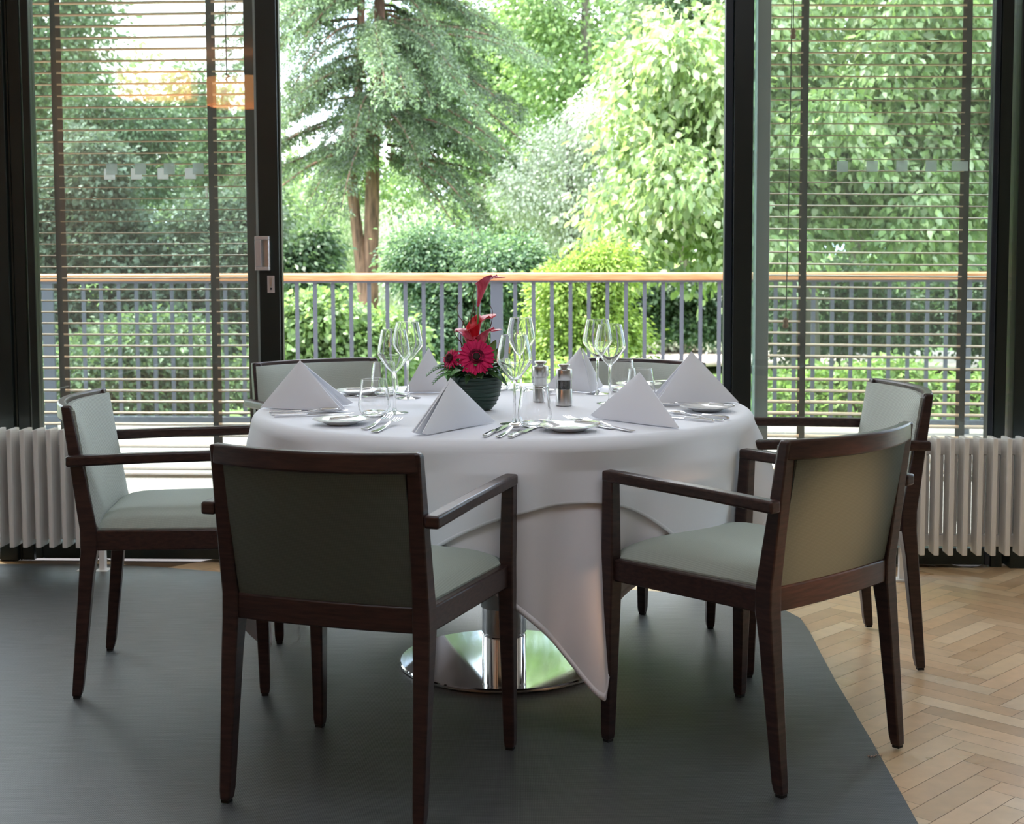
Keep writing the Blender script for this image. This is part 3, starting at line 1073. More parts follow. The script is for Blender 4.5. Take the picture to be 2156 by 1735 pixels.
def spoon(scale=1.0):
    o = empty('dessert_spoon')
    l = .19 * scale
    secs = []
    for t in np.linspace(0, 1, 12):
        y = l * .68 * t
        w = .0070 * (1 - t) + .0026 * t if t < 1 else .0026
        z = .0012 + .010 * (t ** 3) * 1.0
        secs.append([(-w, y, z), (w, y, z), (w, y, z + .0022), (-w, y, z + .0022)])
    MB().loft(secs).build('handle', 'cutlery_steel', o, bevel=.0009)
    c0 = l * .68 + .026 * scale
    def f(s, t):
        a = 2 * PI * s
        rx, ry = .0185 * scale * t, .0275 * scale * t
        egg = 1 - .12 * math.sin(a) * t
        return (rx * math.cos(a) * egg, c0 + ry * math.sin(a), .0125 - .0085 * (1 - t * t))
    MB().grid(f, 28, 8, closed_u=True).build('bowl', 'cutlery_steel', o, smooth=True, solid=.0011)
    return o


def fork(scale=1.0):
    o = empty('table_fork')
    l = .20 * scale
    secs = []
    for t in np.linspace(0, 1, 12):
        y = l * .64 * t
        w = .0070 * (1 - t) ** .8 + .0028
        z = .0012 + .010 * (t ** 3)
        secs.append([(-w, y, z), (w, y, z), (w, y, z + .0022), (-w, y, z + .0022)])
    MB().loft(secs).build('handle', 'cutlery_steel', o, bevel=.0009)
    mb = MB()
    y0 = l * .64
    mb.loft([[(-w, y, z), (w, y, z), (w, y, z + .0018), (-w, y, z + .0018)] for y, w, z in ((y0 - .002, .0030, .0112), (y0 + .010, .0085, .0100), (y0 + .020, .0120, .0085), (y0 + .026, .0122, .0080))])
    for k in range(4):
        xx = -.0102 + k * .0068
        mb.loft([[(xx - w, y, z), (xx + w, y, z), (xx + w, y, z + .0017), (xx - w, y, z + .0017)] for y, w, z in ((y0 + .025, .0018, .0080), (y0 + .045, .0016, .0085), (y0 + .062, .0014, .0110), (y0 + .072, .0007, .0140))])
    mb.build('tines', 'cutlery_steel', o, bevel=.0004)
    return o


kn0, sp0, fk0, bk0 = knife(), spoon(), fork(), knife(.82, 'butter_knife')
USED = set()


def place(proto, x, y, ang, z, label, cat, group, tilt=0):
    o = proto if proto.name not in USED else copy_tree(proto)
    USED.add(proto.name)
    o.location = (x, y, ZC + z)
    o.rotation_euler = (R_(tilt), 0, R_(ang - 90))
    tag(o, label, cat, group)
    return o


# front left setting
place(fk0, -.368, 3.515, 77, 0, 'outer fork of the pair at front left between bread plate and napkin', 'fork', 'table forks')
place(fk0, -.338, 3.462, 77, 0, 'inner fork of the pair at front left, nearer the napkin', 'fork', 'table forks')
place(kn0, -.066, 3.372, 76, 0, 'thick-handled knife at front centre, left of the spoon', 'knife', 'table knives')
place(sp0, -.034, 3.362, 74, 0, 'spoon at front centre between two knives', 'spoon', 'spoons')
place(kn0, -.006, 3.355, 72, 0, 'knife at front centre, right of the spoon, pointing at the tumbler', 'knife', 'table knives')
place(bk0, -.462, 3.590, 48, .0145, 'butter knife lying across the front left bread plate', 'knife', 'butter knives')
# front right setting
place(bk0, .218, 3.480, 148, .0145, 'butter knife lying across the front right bread plate', 'knife', 'butter knives')
place(fk0, .252, 3.510, 124, 0, 'fork at front right beside the bread plate', 'fork', 'table forks')
place(fk0, .295, 3.462, 124, 0, 'fork at front right partly under the napkin', 'fork', 'table forks')
place(kn0, .520, 3.648, 139, 0, 'knife at right nearest the table edge, below the spoon', 'knife', 'table knives')
place(sp0, .545, 3.668, 134, 0, 'spoon at right with its bowl near the right bread plate', 'spoon', 'spoons')
place(kn0, .566, 3.702, 131, 0, 'knife at right nearest the right bread plate', 'knife', 'table knives')
# right setting
place(bk0, .606, 3.860, 150, .0145, 'butter knife lying across the right bread plate', 'knife', 'butter knives')
place(fk0, .600, 3.990, 176, 0, 'fork at right behind the bread plate, in front of the napkin', 'fork', 'table forks')
place(kn0, .585, 4.300, 205, 0, 'knife at far right behind the right napkin', 'knife', 'table knives')
# left setting
place(kn0, -.665, 3.868, 12, 0, 'knife at left just in front of the left napkin', 'knife', 'table knives')
place(sp0, -.655, 3.835, 15, 0, 'spoon at left lying between two knives', 'spoon', 'spoons')
place(kn0, -.640, 3.795, 14, 0, 'knife at left nearest the table edge', 'knife', 'table knives')
place(fk0, -.580, 4.260, -20, 0, 'fork at back left behind the left napkin', 'fork', 'table forks')
place(bk0, -.510, 4.340, 20, .0145, 'butter knife lying across the back left bread plate', 'knife', 'butter knives')
# back settings
place(kn0, -.420, 4.500, -62, 0, 'knife at back left in front of the back left chair', 'knife', 'table knives')
place(sp0, -.235, 4.480, -50, 0, 'spoon at back left in front of the back napkin', 'spoon', 'spoons')
place(fk0, -.120, 4.640, -75, 0, 'fork at the back beside the rearmost bread plate', 'fork', 'table forks')
place(kn0, .140, 4.560, -100, 0, 'knife at back centre behind the pepper mill', 'knife', 'table knives')
place(sp0, .235, 4.440, 215, 0, 'spoon at back centre between pepper mill and napkin', 'spoon', 'spoons')
place(bk0, .360, 4.520, 30, .0145, 'butter knife lying across the back right bread plate', 'knife', 'butter knives')

# ------------------------------------------------------------------ salt and pepper mills
def mill(x, y, fill, name, label):
    o = empty(name, (x, y, ZC + .0002))
    tag(o, label, 'mill', 'steel salt and pepper mills')
    MB().lathe([(0.0226, .0), (0.0234, .001), (0.0234, .046), (0.0229, .047)], 36, cap1=True).build('steel_base', 'brushed_steel', o, smooth='auto')
    MB().lathe([(0.0183, .046), (0.0183, .072)], 32, cap1=True).build('filling', fill, o, smooth='auto')
    MB().lathe([(0.0226, .0465), (0.0226, .0745)], 36, cap0=False).build('clear_window', 'drinking_glass', o, smooth='auto')
    MB().lathe([(0.0229, .073), (0.0238, .0745), (0.0238, .102), (0.0229, .1035), (0.0159, .1045), (0.0110, .1055)], 36, cap1=True).build('steel_cap', 'brushed_steel', o, smooth='auto')
    MB().lathe([(0.0110, .105), (0.0110, .109), (0.0165, .112), (0.0183, .1145), (0.0177, .118), (0.0049, .1185)], 32, cap1=True).build('knob', 'brushed_steel', o, smooth='auto')


mill(.083, 4.150, 'salt_white', 'salt_mill', 'brushed steel salt mill with white filling, left of the pepper mill')
mill(.148, 4.040, 'peppercorn', 'pepper_mill', 'brushed steel pepper mill with black filling, right of the salt mill')

# ------------------------------------------------------------------ flower arrangement
FX, FY = -.102, 3.945
fl = empty('flower_arrangement', (FX, FY, ZC + .0002))
tag(fl, 'flower arrangement with pink gerbera and calla lilies in a dark green bowl', 'flowers')
mb = MB()
pr = [(.040, 0), (.045, .002), (.056, .016), (.067, .040), (.0725, .068), (.0745, .093), (.0720, .095), (.0700, .092), (.0650, .070)]
mb.lathe(pr, 64, cap1=True)
mb.build('bowl', 'bowl_leaf', fl, smooth='auto')
mb = MB()
for k in range(7):
    z = .018 + k * .011
    r = np.interp(z, [p[1] for p in pr[:6]], [p[0] for p in pr[:6]]) + .0008
    mb.tube([((r) * math.cos(2 * PI * j / 60), r * math.sin(2 * PI * j / 60), z + .0012 * math.sin(j * .3 + k)) for j in range(61)], .0013, 6, cap=False)
mb.build('leaf_ribs', 'bowl_leaf', fl, smooth=True)
# broad leaf folded over the left of the rim
mb = MB()
mb.grid(lambda s, t: ((.0765 + .003 * math.sin(PI * t)) * math.cos(R_(150 + 90 * s)), (.0765 + .003 * math.sin(PI * t)) * math.sin(R_(150 + 90 * s)), .098 - .055 * t * (1 - abs(2 * s - 1) ** 2)), 20, 10)
mb.build('rim_leaf', 'bowl_leaf', fl, smooth=True, solid=.001)
MB().lathe([(.061, .080), (.04, .088), (.01, .09)], 32, cap1=True).build('soil', 'soil_dark', fl, smooth=True)


def gerbera(c, nrm, R, name, npet=26, seed=1):
    rg = random.Random(seed)
    c = Vector(c)
    n_ = Vector(nrm).normalized()
    a = n_.orthogonal().normalized()
    b = n_.cross(a)
    mb = MB()
    for layer, (rad, lift, off) in enumerate(((1.0, .004, 0), (.93, .006, .5), (.46, .007, .25))):
        for k in range(npet):
            th = 2 * PI * (k + off) / npet + rg.uniform(-.05, .05)
            d = a * math.cos(th) + b * math.sin(th)
            sdir = n_.cross(d)
            L = R * rad * rg.uniform(.92, 1.04)
            wd = R * .098
            bend = rg.uniform(-.10, .16) * (1 + .6 * (layer == 0))
            secs = []
            for t, ww in ((.18, .35), (.4, .8), (.65, 1.0), (.85, .85), (.97, .4), (1.0, .12)):
                p = c + d * (L * t) + n_ * (lift + R * (.10 * math.sin(t * PI * .8) - bend * t * t))
                cup = wd * .22 * ww
                secs.append([p - sdir * wd * ww + n_ * cup, p, p + sdir * wd * ww + n_ * cup])
            mb.loft(secs, cap=False, closed=False)
    o = mb.build(name, 'gerbera_pink', fl, smooth=True, solid=.0005)
    m2 = MB()
    for k in range(60):
        th = 2 * PI * k / 60
        d = a * math.cos(th) + b * math.sin(th)
        for rr, ll in ((.36, .012), (.30, .013), (.24, .014)):
            p = c + d * R * rr + n_ * .0105
            m2.tube([p, p + d * .002 + n_ * ll * .55], [.0011, .0006], 4)
    m2.build('stamens', 'gerbera_dark', o, smooth=True)
    m3 = MB()
    m3.lathe([(R * .22, .006), (R * .20, .0145), (R * .12, .0165), (R * .03, .0150)], 24, cap1=True)
    e = m3.build('flower_eye', 'gerbera_eye', o, smooth=True)
    e.matrix_local = Matrix.Translation(c) @ n_.to_track_quat('Z', 'Y').to_matrix().to_4x4()
    return o


g1 = gerbera((.005, -.078, .150), (.02, -1, .52), .0530, 'gerbera')
g1['label'] = 'large crimson pink gerbera facing the viewer'
g2 = gerbera((-.062, -.035, .142), (-.75, -.7, .45), .030, 'gerbera', 20, 5)
g2['label'] = 'small pink gerbera turned to the left'
MB().tube([(0, 0, .07), (.003, -.03, .11), (.005, -.072, .158)], .003, 8).build('flower_stem', 'stem_green', fl, smooth=True)


def calla(base, axis, L, Rm, tipdir, name, mat='calla_pink', seed=0):
    base = Vector(base)
    ax = Vector(axis).normalized()
    td = Vector(tipdir)
    td = (td - ax * td.dot(ax)).normalized()
    sd_ = ax.cross(td)
    def f(s, t):
        # wrap 1.12 turns, the open edge opposite the tip
        a = (s - .5) * 2 * PI * .97
        r = Rm * (.14 + .86 * t ** 1.45) * (1 + .05 * (s - .5))
        hgt = L * (t * (.62 + .38 * math.cos(a / 2) ** 2.2))
        fl_ = max(0, t - .72) / .28
        r2 = r + fl_ ** 1.6 * Rm * (.10 + 1.15 * math.cos(a / 2) ** 6)
        p = base + ax * (hgt - fl_ ** 2 * L * .07 * (1 - math.cos(a / 2) ** 4)) + (td * math.cos(a) + sd_ * math.sin(a)) * r2
        if math.cos(a / 2) > .9:
            p += td * (fl_ ** 2) * Rm * .35 * ((math.cos(a / 2) - .9) / .1) - ax * (fl_ ** 3) * L * .10
        return tuple(p)
    o = MB().grid(f, 40, 22).build(name, mat, fl, smooth=True, solid=.0011)
    MB().tube([base + ax * L * .12, base + ax * L * .55], [.002, .0028], 8).build('spadix', 'calla_throat', o, smooth=True)
    return o


k1 = calla((.008, -.010, .288), (.26, -.05, 1), .108, .0215, (1, -.25, .1), 'calla_lily')
k1['label'] = 'tall dusky pink calla lily with its tip bent right'
MB().tube([(.0, 0, .08), (.006, -.004, .17), (.008, -.009, .235), (.009, -.010, .295)], .0032, 8).build('flower_stem', 'stem_green', fl, smooth=True)
k2 = calla((.000, -.018, .165), (.02, -.05, 1), .112, .024, (.9, .5, 0), 'calla_lily', 'calla_red')
k2['label'] = 'lower red calla lily around the tall stem'
k3 = calla((.014, -.034, .150), (.16, -.08, 1), .095, .019, (1, -.2, 0), 'calla_lily')
k3['label'] = 'lower pink calla lily opening to the right'
k4 = calla((-.012, -.036, .150), (-.10, -.03, 1), .088, .018, (-.5, .6, 0), 'calla_lily')
k4['label'] = 'lower pink calla lily leaning left'
# curly twigs
TW = [[(-.01, 0, .09), (-.030, -.01, .17), (-.052, -.015, .205), (-.062, -.01, .225), (-.072, -.01, .228)],
      [(-.01, 0, .09), (-.026, 0, .19), (-.030, .01, .235), (-.046, .008, .262), (-.050, .0, .285), (-.042, .0, .300)],
      [(0, .01, .09), (-.024, .012, .20), (-.020, .01, .235), (-.018, .01, .258)],
      [(.0, .01, .1), (-.008, .0, .20), (-.012, -.004, .25), (-.004, -.008, .288), (-.006, -.008, .315), (.004, -.004, .350)],
      [(.0, .01, .1), (.002, .0, .22), (-.002, .0, .27), (-.006, .004, .30)],
      [(.02, 0, .1), (.036, 0, .17), (.034, .004, .20), (.046, .006, .245), (.048, .004, .275), (.040, .0, .292)],
      [(.02, .01, .1), (.030, .01, .20), (.026, .01, .24), (.028, .01, .262)],
      [(-.02, 0, .1), (-.034, 0, .15), (-.040, .0, .20), (-.034, .005, .24), (-.028, .005, .25)]]
for k, t in enumerate(TW):
    P = [Vector(p) for p in t]
    fine = []
    for i in range(len(P) - 1):
        p0, p1, p2, p3 = P[max(i - 1, 0)], P[i], P[i + 1], P[min(i + 2, len(P) - 1)]
        for j in range(6):
            u = j / 6
            fine.append(.5 * ((2 * p1) + (p2 - p0) * u + (2 * p0 - 5 * p1 + 4 * p2 - p3) * u * u + (3 * p1 - p0 - 3 * p2 + p3) * u ** 3))
    fine.append(P[-1])
    MB().tube(fine, [.0019 - .0012 * i / len(fine) for i in range(len(fine))], 6).build('curly_twig', 'twig_brown', fl, smooth=True)


def leaf_blade(mb, base, d, upv, L, Wd, droop, n=8):
    base, d, upv = Vector(base), Vector(d).normalized(), Vector(upv).normalized()
    s = d.cross(upv).normalized()
    upv = s.cross(d)
    secs = []
    for i in range(n + 1):
        t = i / n
        w = Wd * math.sin(PI * min(1, t * .93 + .05)) ** .8
        p = base + d * L * t + upv * (L * (.12 * math.sin(PI * t)) - droop * t * t) if True else base
        secs.append([p - s * w + upv * w * .25, p, p + s * w + upv * w * .25])
    mb.loft(secs, cap=False, closed=False)


rg = random.Random(11)
for k in range(44):
    a = 2 * PI * k / 44 + rg.uniform(-.1, .1)
    mb = MB()
    L = rg.uniform(.042, .078)
    leaf_blade(mb, (math.cos(a) * .032, math.sin(a) * .032, .095 + rg.uniform(0, .022)), (math.cos(a), math.sin(a), rg.uniform(-.05, .8)), (0, 0, 1), L, rg.uniform(.010, .018), L * .32)
    mb.build('leaf', rg.choice(['leaf_deep', 'leaf_deep', 'fern_green']), fl, smooth=True, solid=.0004)
for (p, d, L, Wd, mt) in (((-.055, -.02, .115), (-1, -.2, .25), .062, .013, 'fern_green'), ((-.05, -.03, .105), (-1, -.5, .15), .060, .014, 'stem_green'), ((-.055, .0, .125), (-1, .1, .55), .052, .011, 'fern_green'), ((.05, -.03, .11), (1, -.4, .3), .050, .012, 'fern_green'), ((-.045, -.045, .10), (-.6, -1, -.05), .055, .015, 'leaf_deep'), ((.04, -.045, .10), (.8, -1, -.05), .052, .014, 'leaf_deep'), ((-.05, -.02, .125), (-1, -.1, .35), .042, .011, 'fern_green'), ((-.045, -.01, .13), (-.7, .1, 1), .040, .010, 'leaf_deep'), ((-.05, 0, .12), (-1, -.2, .9), .038, .009, 'fern_green'), ((.045, -.03, .13), (.35, -.2, 1), .038, .009, 'fern_green'),
                          ((-.02, -.035, .128), (-.35, -.3, 1), .045, .009, 'leaf_deep'), ((.055, .0, .14), (.5, 0, 1), .04, .012, 'fern_green'), ((-.03, -.03, .10), (-.5, -.9, .1), .05, .013, 'leaf_deep'), ((.03, -.04, .105), (.5, -.9, .0), .05, .013, 'leaf_deep'),
                          ((0, -.05, .105), (0, -1, -.1), .045, .014, 'leaf_deep'), ((.035, -.02, .15), (.5, -.1, 1), .050, .011, 'stem_green')):
    mb = MB()
    leaf_blade(mb, p, d, (0, 0, 1) if abs(d[2]) < .9 else (0, -1, 0), L, Wd, L * .15)
    mb.build('leaf', mt, fl, smooth=True, solid=.0004)


def fern(base, d, L, droop, name='fern_frond'):
    base, d = Vector(base), Vector(d).normalized()
    mb = MB()
    s = d.cross(Vector((0, 0, 1))).normalized()
    spine = [base + d * L * t + Vector((0, 0, L * .15 * math.sin(PI * t) - droop * t * t)) for t in np.linspace(0, 1, 14)]
    mb.tube(spine, .0007, 5)
    for i in range(1, 13):
        t = i / 13
        ll = .034 * (1 - t * .75) * (1 if i > 1 else .6)
        for sg in (-1, 1):
            dd = (s * sg + d * .75 + Vector((0, 0, .1))).normalized()
            leaf_blade(mb, spine[i], dd, (0, 0, 1), ll, .0044 * (1 - .4 * t), ll * .15, 5)
    mb.build(name, 'fern_green', fl, smooth=True, solid=.0003)


fern((-.045, -.02, .105), (-1, -.15, .12), .092, .020)
fern((-.045, -.045, .098), (-1, -.35, -.05), .075, .018)
fern((.045, -.02, .10), (1, -.25, .02), .075, .040)
fern((.05, .0, .11), (1, .1, .1), .060, .010)
fern((-.04, .03, .11), (-.9, .5, .3), .055, .004)
mb = MB()
for k in range(26):
    x = rg.uniform(-.03, .03)
    p = Vector((x, -.072 + rg.uniform(-.006, .004), .100 + rg.uniform(-.004, .008)))
    mb.tube([p, p + Vector((rg.uniform(-.014, .014), rg.uniform(-.006, .002), rg.uniform(-.006, .006)))], .0009, 4)
mb.build('grey_moss', 'moss_grey', fl, smooth=True)

# paper scrap by the right front chair
mb = MB().grid(lambda s, t: (.020 * (s - .5), .012 * (t - .5), .0015 + .006 * abs(math.sin(s * 9)) * (1 - t * .5)), 10, 4)
mb.grid(lambda s, t: (.012 + .014 * s, .004 + .008 * t, .001 + .004 * abs(math.sin(s * 6 + 1))), 8, 3)
sc = mb.build('paper_scrap', 'paper_scrap', None, solid=.0006)
sc.location = (.842, 3.262, .001)
tag(sc, 'tiny crumpled paper scrap on the parquet by the front right chair', 'scrap')

# pendant lamps further back in the room (seen mirrored in the left glass)
for i, (x, y, z) in enumerate([(-3.62, -1.0, 2.44), (-2.86, -1.0, 2.36)]):
    o = empty('pendant_lamp', (x, y, z))
    tag(o, 'orange glowing drum pendant lamp in the back of the room, %s' % ('nearer the left wall' if i == 0 else 'nearer the back wall'), 'lamp', 'pendant lamps')
    MB().lathe([(.30, 0), (.30, .22), (.28, .22), (.28, 0)], 40, cap0=False).build('lamp_shade', 'lamp_shade', o, smooth='auto')
    MB().lathe([(.01, .05), (.01, 2.8 - z)], 8, cap1=True).build('cord', 'lamp_cord', o)


# ------------------------------------------------------------------ vegetation
def leaf_object(name, P, D, U, L, Wd, cols, mat, parent, six=False):
    """one mesh of leaves: P base points, D directions, U approximate face normals, L lengths, Wd half widths"""
    n = len(P)
    D = D / np.linalg.norm(D, axis=1, keepdims=True)
    cols = cols * .82 + cols.mean(axis=1, keepdims=True) * .18
    S = np.cross(D, U)
    S /= np.linalg.norm(S, axis=1, keepdims=True) + 1e-9
    Nn = np.cross(S, D)
    L = L[:, None]
    Wd = Wd[:, None]
    if six:
        V = np.stack([P, P + D * L * .30 + S * Wd + Nn * Wd * .25, P + D * L * .68 + S * Wd * .72 + Nn * Wd * .15, P + D * L - Nn * L * .12,
                      P + D * L * .68 - S * Wd * .72 + Nn * Wd * .15, P + D * L * .30 - S * Wd + Nn * Wd * .25], 1)
        k = 6
        F = np.array([[0, 1, 2, 3], [0, 3, 4, 5]])
    else:
        V = np.stack([P, P + D * L * .45 + S * Wd, P + D * L - Nn * L * .1, P + D * L * .45 - S * Wd], 1)
        k = 4
        F = np.array([[0, 1, 2, 3]])
    V = V.reshape(-1, 3)
    idx = (np.arange(n)[:, None, None] * k + F[None]).reshape(-1, 4)
    me = bpy.data.meshes.new(name)
    me.vertices.add(len(V))
    me.vertices.foreach_set('co', V.astype(np.float32).ravel())
    me.loops.add(idx.size)
    me.loops.foreach_set('vertex_index', idx.astype(np.int32).ravel())
    me.polygons.add(len(idx))
    me.polygons.foreach_set('loop_start', np.arange(0, idx.size, 4, dtype=np.int32))
    me.update(calc_edges=True)
    ca = me.color_attributes.new('Col', 'FLOAT_COLOR', 'POINT')
    c4 = np.concatenate([np.repeat(cols, k, axis=0), np.ones((n * k, 1))], 1)
    ca.data.foreach_set('color', c4.astype(np.float32).ravel())
    me.materials.append(MATS[mat])
    o = bpy.data.objects.new(name, me)
    link(o, parent)
    return o


def rnd_dirs(r, n):
    d = r.normal(size=(n, 3))
    return d / np.linalg.norm(d, axis=1, keepdims=True)


def blob_points(r, blobs, n, shell=.55):
    """points in the outer shell of ellipsoids (cx,cy,cz,rx,ry,rz,weight)"""
    w = np.array([b[6] if len(b) > 6 else b[3] * b[5] for b in blobs], float)
    w /= w.sum()
    pick = r.choice(len(blobs), n, p=w)
    B = np.array([b[:6] for b in blobs])[pick]
    d = rnd_dirs(r, n)
    rad = (shell ** 3 + (1 - shell ** 3) * r.random(n)) ** (1 / 3)
    return B[:, :3] + d * B[:, 3:6] * rad[:, None], d


def foliage(parent, seed, blobs, clusters, per, cr, L, Wd, palette, mat, droop=.3, flat=.5, shell=.6, six=False, name='foliage', face_up=.8, outward=.5):
    r = np.random.default_rng(seed)
    cpos, cdir = blob_points(r, blobs, clusters, shell)
    n = clusters * per
    ci = np.repeat(np.arange(clusters), per)
    off = r.normal(size=(n, 3)) * cr * np.array([1, 1, flat])
    rad = np.linalg.norm(off[:, :2], axis=1)
    off[:, 2] -= rad * droop
    P = cpos[ci] + off
    D = cdir[ci] * outward + off / (cr + 1e-6) * .6 + rnd_dirs(r, n) * .7
    D[:, 2] -= droop
    U = rnd_dirs(r, n) * .8
    U[:, 2] += face_up
    pal = np.array(palette)
    cc = r.integers(0, len(pal), clusters)
    ll = np.where(r.random(n) < .6, cc[ci], r.integers(0, len(pal), n))
    cols = pal[ll] * r.uniform(.75, 1.25, (n, 1))
    return leaf_object(name, P, D, U, L * r.uniform(.7, 1.2, n), Wd * r.uniform(.7, 1.2, n), cols, mat, parent, six)


def trunk(parent, paths, mat, name='trunk'):
    o = None
    for pth_ in paths:
        mb = MB()
        P = [Vector(p[:3]) for p in pth_]
        mb.tube(P, [p[3] for p in pth_], 12)
        o = mb.build(name, mat, parent, smooth=True)
    return o


def tree(name, base, label, cat='tree', group=None):
    o = empty(name, base)
    tag(o, label, cat, group)
    return o


def px(x, y, d):   # garden layout helper: bearing and elevation from the terrace door to metres
    return ((x - 1078) / 2994.7 * d, d, CAM_H + d * math.tan(math.atan((744.8 - y) / 2994.7) - PITCH))


# 1. big conifer with twin reddish trunk
DC = 17.5
cf = tree('conifer', (-1.75, DC, -.5), 'large conifer with twin reddish trunks and drooping dark sprays left of centre')
def loc(x, y, d, base):
    p = px(x, y, d)
    return (p[0] - base[0], p[1] - base[1], p[2] - base[2])


cb_ = (-1.75, DC, -.5)
def T(path, base):
    return [(*loc(x, y, d, base), r) for x, y, d, r in path]


trunk(cf, [T([(772, 760, DC, .15), (775, 650, DC, .11), (758, 520, DC, .075), (745, 400, DC, .065), (748, 300, DC, .06), (765, 150, DC, .055), (772, -200, DC, .04)], cb_),
           T([(776, 700, DC, .12), (782, 560, DC, .095), (786, 430, DC, .09), (790, 300, DC, .08), (805, 150, DC, .075), (808, -250, DC, .05)], cb_)], 'bark_red')
r = np.random.default_rng(5)
Ps, Ds, Us, Ls, Ws, Cs = [], [], [], [], [], []
pal = np.array([(.14, .20, .13), (.18, .26, .15), (.22, .33, .17), (.11, .16, .11), (.26, .37, .18)])
branches = MB()
nb = 0
for k in range(185):
    bf = r.uniform(.55, 1.3)
    zt = r.uniform(2.2, 6.6)
    az = r.uniform(0, 2 * PI)
    ln = r.uniform(1.1, 2.35) * (1.0 if zt < 5 else max(.4, 1 - (zt - 5) / 6))
    if math.cos(az) < -.2:
        ln *= .92
    x0 = loc(795, 300, DC, cb_)[0]
    d = np.array([math.cos(az), math.sin(az), 0])
    steps = 26
    t = np.linspace(.12, 1, steps)
    rise = r.uniform(-.05, .35)
    drp = r.uniform(.35, .75)
    spine = np.array([x0, 0, zt + .5])[None] + d[None] * (ln * t)[:, None]
    spine[:, 2] += ln * (rise * t - drp * t ** 2)
    branches.tube([tuple(q) for q in spine[::5]], [max(.004, .022 * (1 - i * .18)) for i in range(len(spine[::5]))], 5)
    side = np.array([-d[1], d[0], 0])
    for i in range(2, steps):
        for sg in (-1, 1):
            if r.random() < .22:
                continue
            m_ = 40
            tl = r.uniform(.14, .36) * (1.15 - .6 * t[i])
            u = r.random(m_)
            pts_ = spine[i] + (side * sg * .8 + d * .6)[None] * (u * tl)[:, None]
            pts_[:, 2] -= (u ** 1.6) * tl * .75
            pts_ += r.normal(size=(m_, 3)) * .026
            Ps.append(pts_)
            dd = (side * sg * .8 + d * .6)[None] + r.normal(size=(m_, 3)) * .75
            dd[:, 2] -= .6 * u + .1
            Ds.append(dd)
            uu = r.normal(size=(m_, 3)) * .5
            uu[:, 2] += 1
            Us.append(uu)
            c = pal[r.integers(0, len(pal), m_)] * r.uniform(.8, 1.2, (m_, 1)) * bf * (1 + .6 * (u > .8))[:, None]
            Cs.append(c)
P = np.concatenate(Ps)
vis = P[:, 2] < 6.4
P = P[vis]
leaf_object('foliage', P, np.concatenate(Ds)[vis], np.concatenate(Us)[vis], r.uniform(.04, .075, len(P)), r.uniform(.006, .011, len(P)), np.concatenate(Cs)[vis], 'leaf_needle', cf)
branches.build('branches', 'bark_red', cf, smooth=True)


def simple_tree(name, label, x, d, ytop, ybot, w, trunk_r, pal, mat, seed, clusters, per, cr, L, Wd, **kw):
    b = px(x, 600, d)
    base = (b[0], d, -.45 + max(0, (d - 20)) * .02)
    o = tree(name, base, label, group=kw.pop('group', None))
    zt, zb = px(x, ytop, d)[2] - base[2], px(x, ybot, d)[2] - base[2]
    W_ = w / 2994.7 * d / 2
    zc_, hz = (zt + zb) / 2, (zt - zb) / 2
    rr = random.Random(seed)
    blobs = kw.pop('blobs', None)
    if blobs is None:
        blobs = [(0, 0, zc_, W_ * .65, W_ * .6, hz * .8, 1.0)]
        for k in range(10):
            a = rr.uniform(0, 2 * PI)
            blobs.append((math.cos(a) * W_ * .6, math.sin(a) * W_ * .5, zc_ + rr.uniform(-.7, .7) * hz, W_ * rr.uniform(.22, .45), W_ * .35, hz * rr.uniform(.18, .36), .30))
    foliage(o, seed, blobs, clusters, per, cr, L, Wd, pal, mat, **kw)
    if trunk_r:
        trunk(o, [[(0, 0, -.3, trunk_r), (.05, 0, zb + hz * .5, trunk_r * .8), (.0, 0, zt * .9, trunk_r * .3)]], 'bark_grey')
    return o


G1 = [(.20, .33, .10), (.26, .42, .13), (.15, .26, .09), (.33, .47, .17), (.24, .36, .16)]
G2 = [(.17, .26, .14), (.22, .32, .17), (.13, .20, .12), (.27, .38, .20)]
GY = [(.33, .48, .065), (.40, .56, .10), (.25, .39, .055), (.18, .30, .05)]
GS = [(.50, .56, .44), (.58, .63, .50), (.42, .50, .37), (.66, .69, .56)]
GD = [(.075, .14, .07), (.10, .18, .085), (.055, .11, .055), (.14, .23, .11)]
GB = [(.12, .23, .13), (.17, .30, .16), (.09, .18, .10), (.22, .36, .18)]

# 2. broad-leaved bright tree at right
base = (2.6, 12.8, -.5)
o = tree('broadleaf_tree', base, 'bright green broad-leaved tree filling the right side of the view')
B = []
rr = random.Random(8)
for (x, y, d, rx, rz) in ((1480, 60, 12.6, .75, .55), (1420, 210, 12.4, .55, .40), (1600, 200, 12.4, .85, .6), (1500, 330, 12.2, .70, .42), (1400, 430, 12.0, .50, .30), (1560, 470, 12.2, .75, .38), (1700, 380, 12.6, .9, .6), (1850, 200, 12.8, 1.0, .7),
                          (1820, 430, 12.4, .9, .45), (1980, 330, 12.8, .9, .6), (2100, 150, 12.8, 1.0, .8), (2120, 430, 12.6, .8, .45), (1350, 120, 13.2, .35, .28), (1700, 0, 12.8, 1.0, .6), (1330, 520, 12.0, .35, .16), (1350, 270, 12.3, .42, .34), (1330, 400, 12.1, .40, .28), (1300, 480, 12.0, .28, .16), (1990, 40, 12.8, 1, .6)):
    p = loc(x, y, d, base)
    for q in range(5):
        B.append((p[0] + rr.uniform(-.8, .8) * rx, p[1] + rr.uniform(-.5, .5), p[2] + rr.uniform(-.8, .8) * rz, rx * rr.uniform(.22, .42), .35, rz * rr.uniform(.25, .45), rx * rz * .17))
    B.append((p[0], p[1] + .35, p[2], rx * .7, .3, rz * .7, rx * rz * .45))
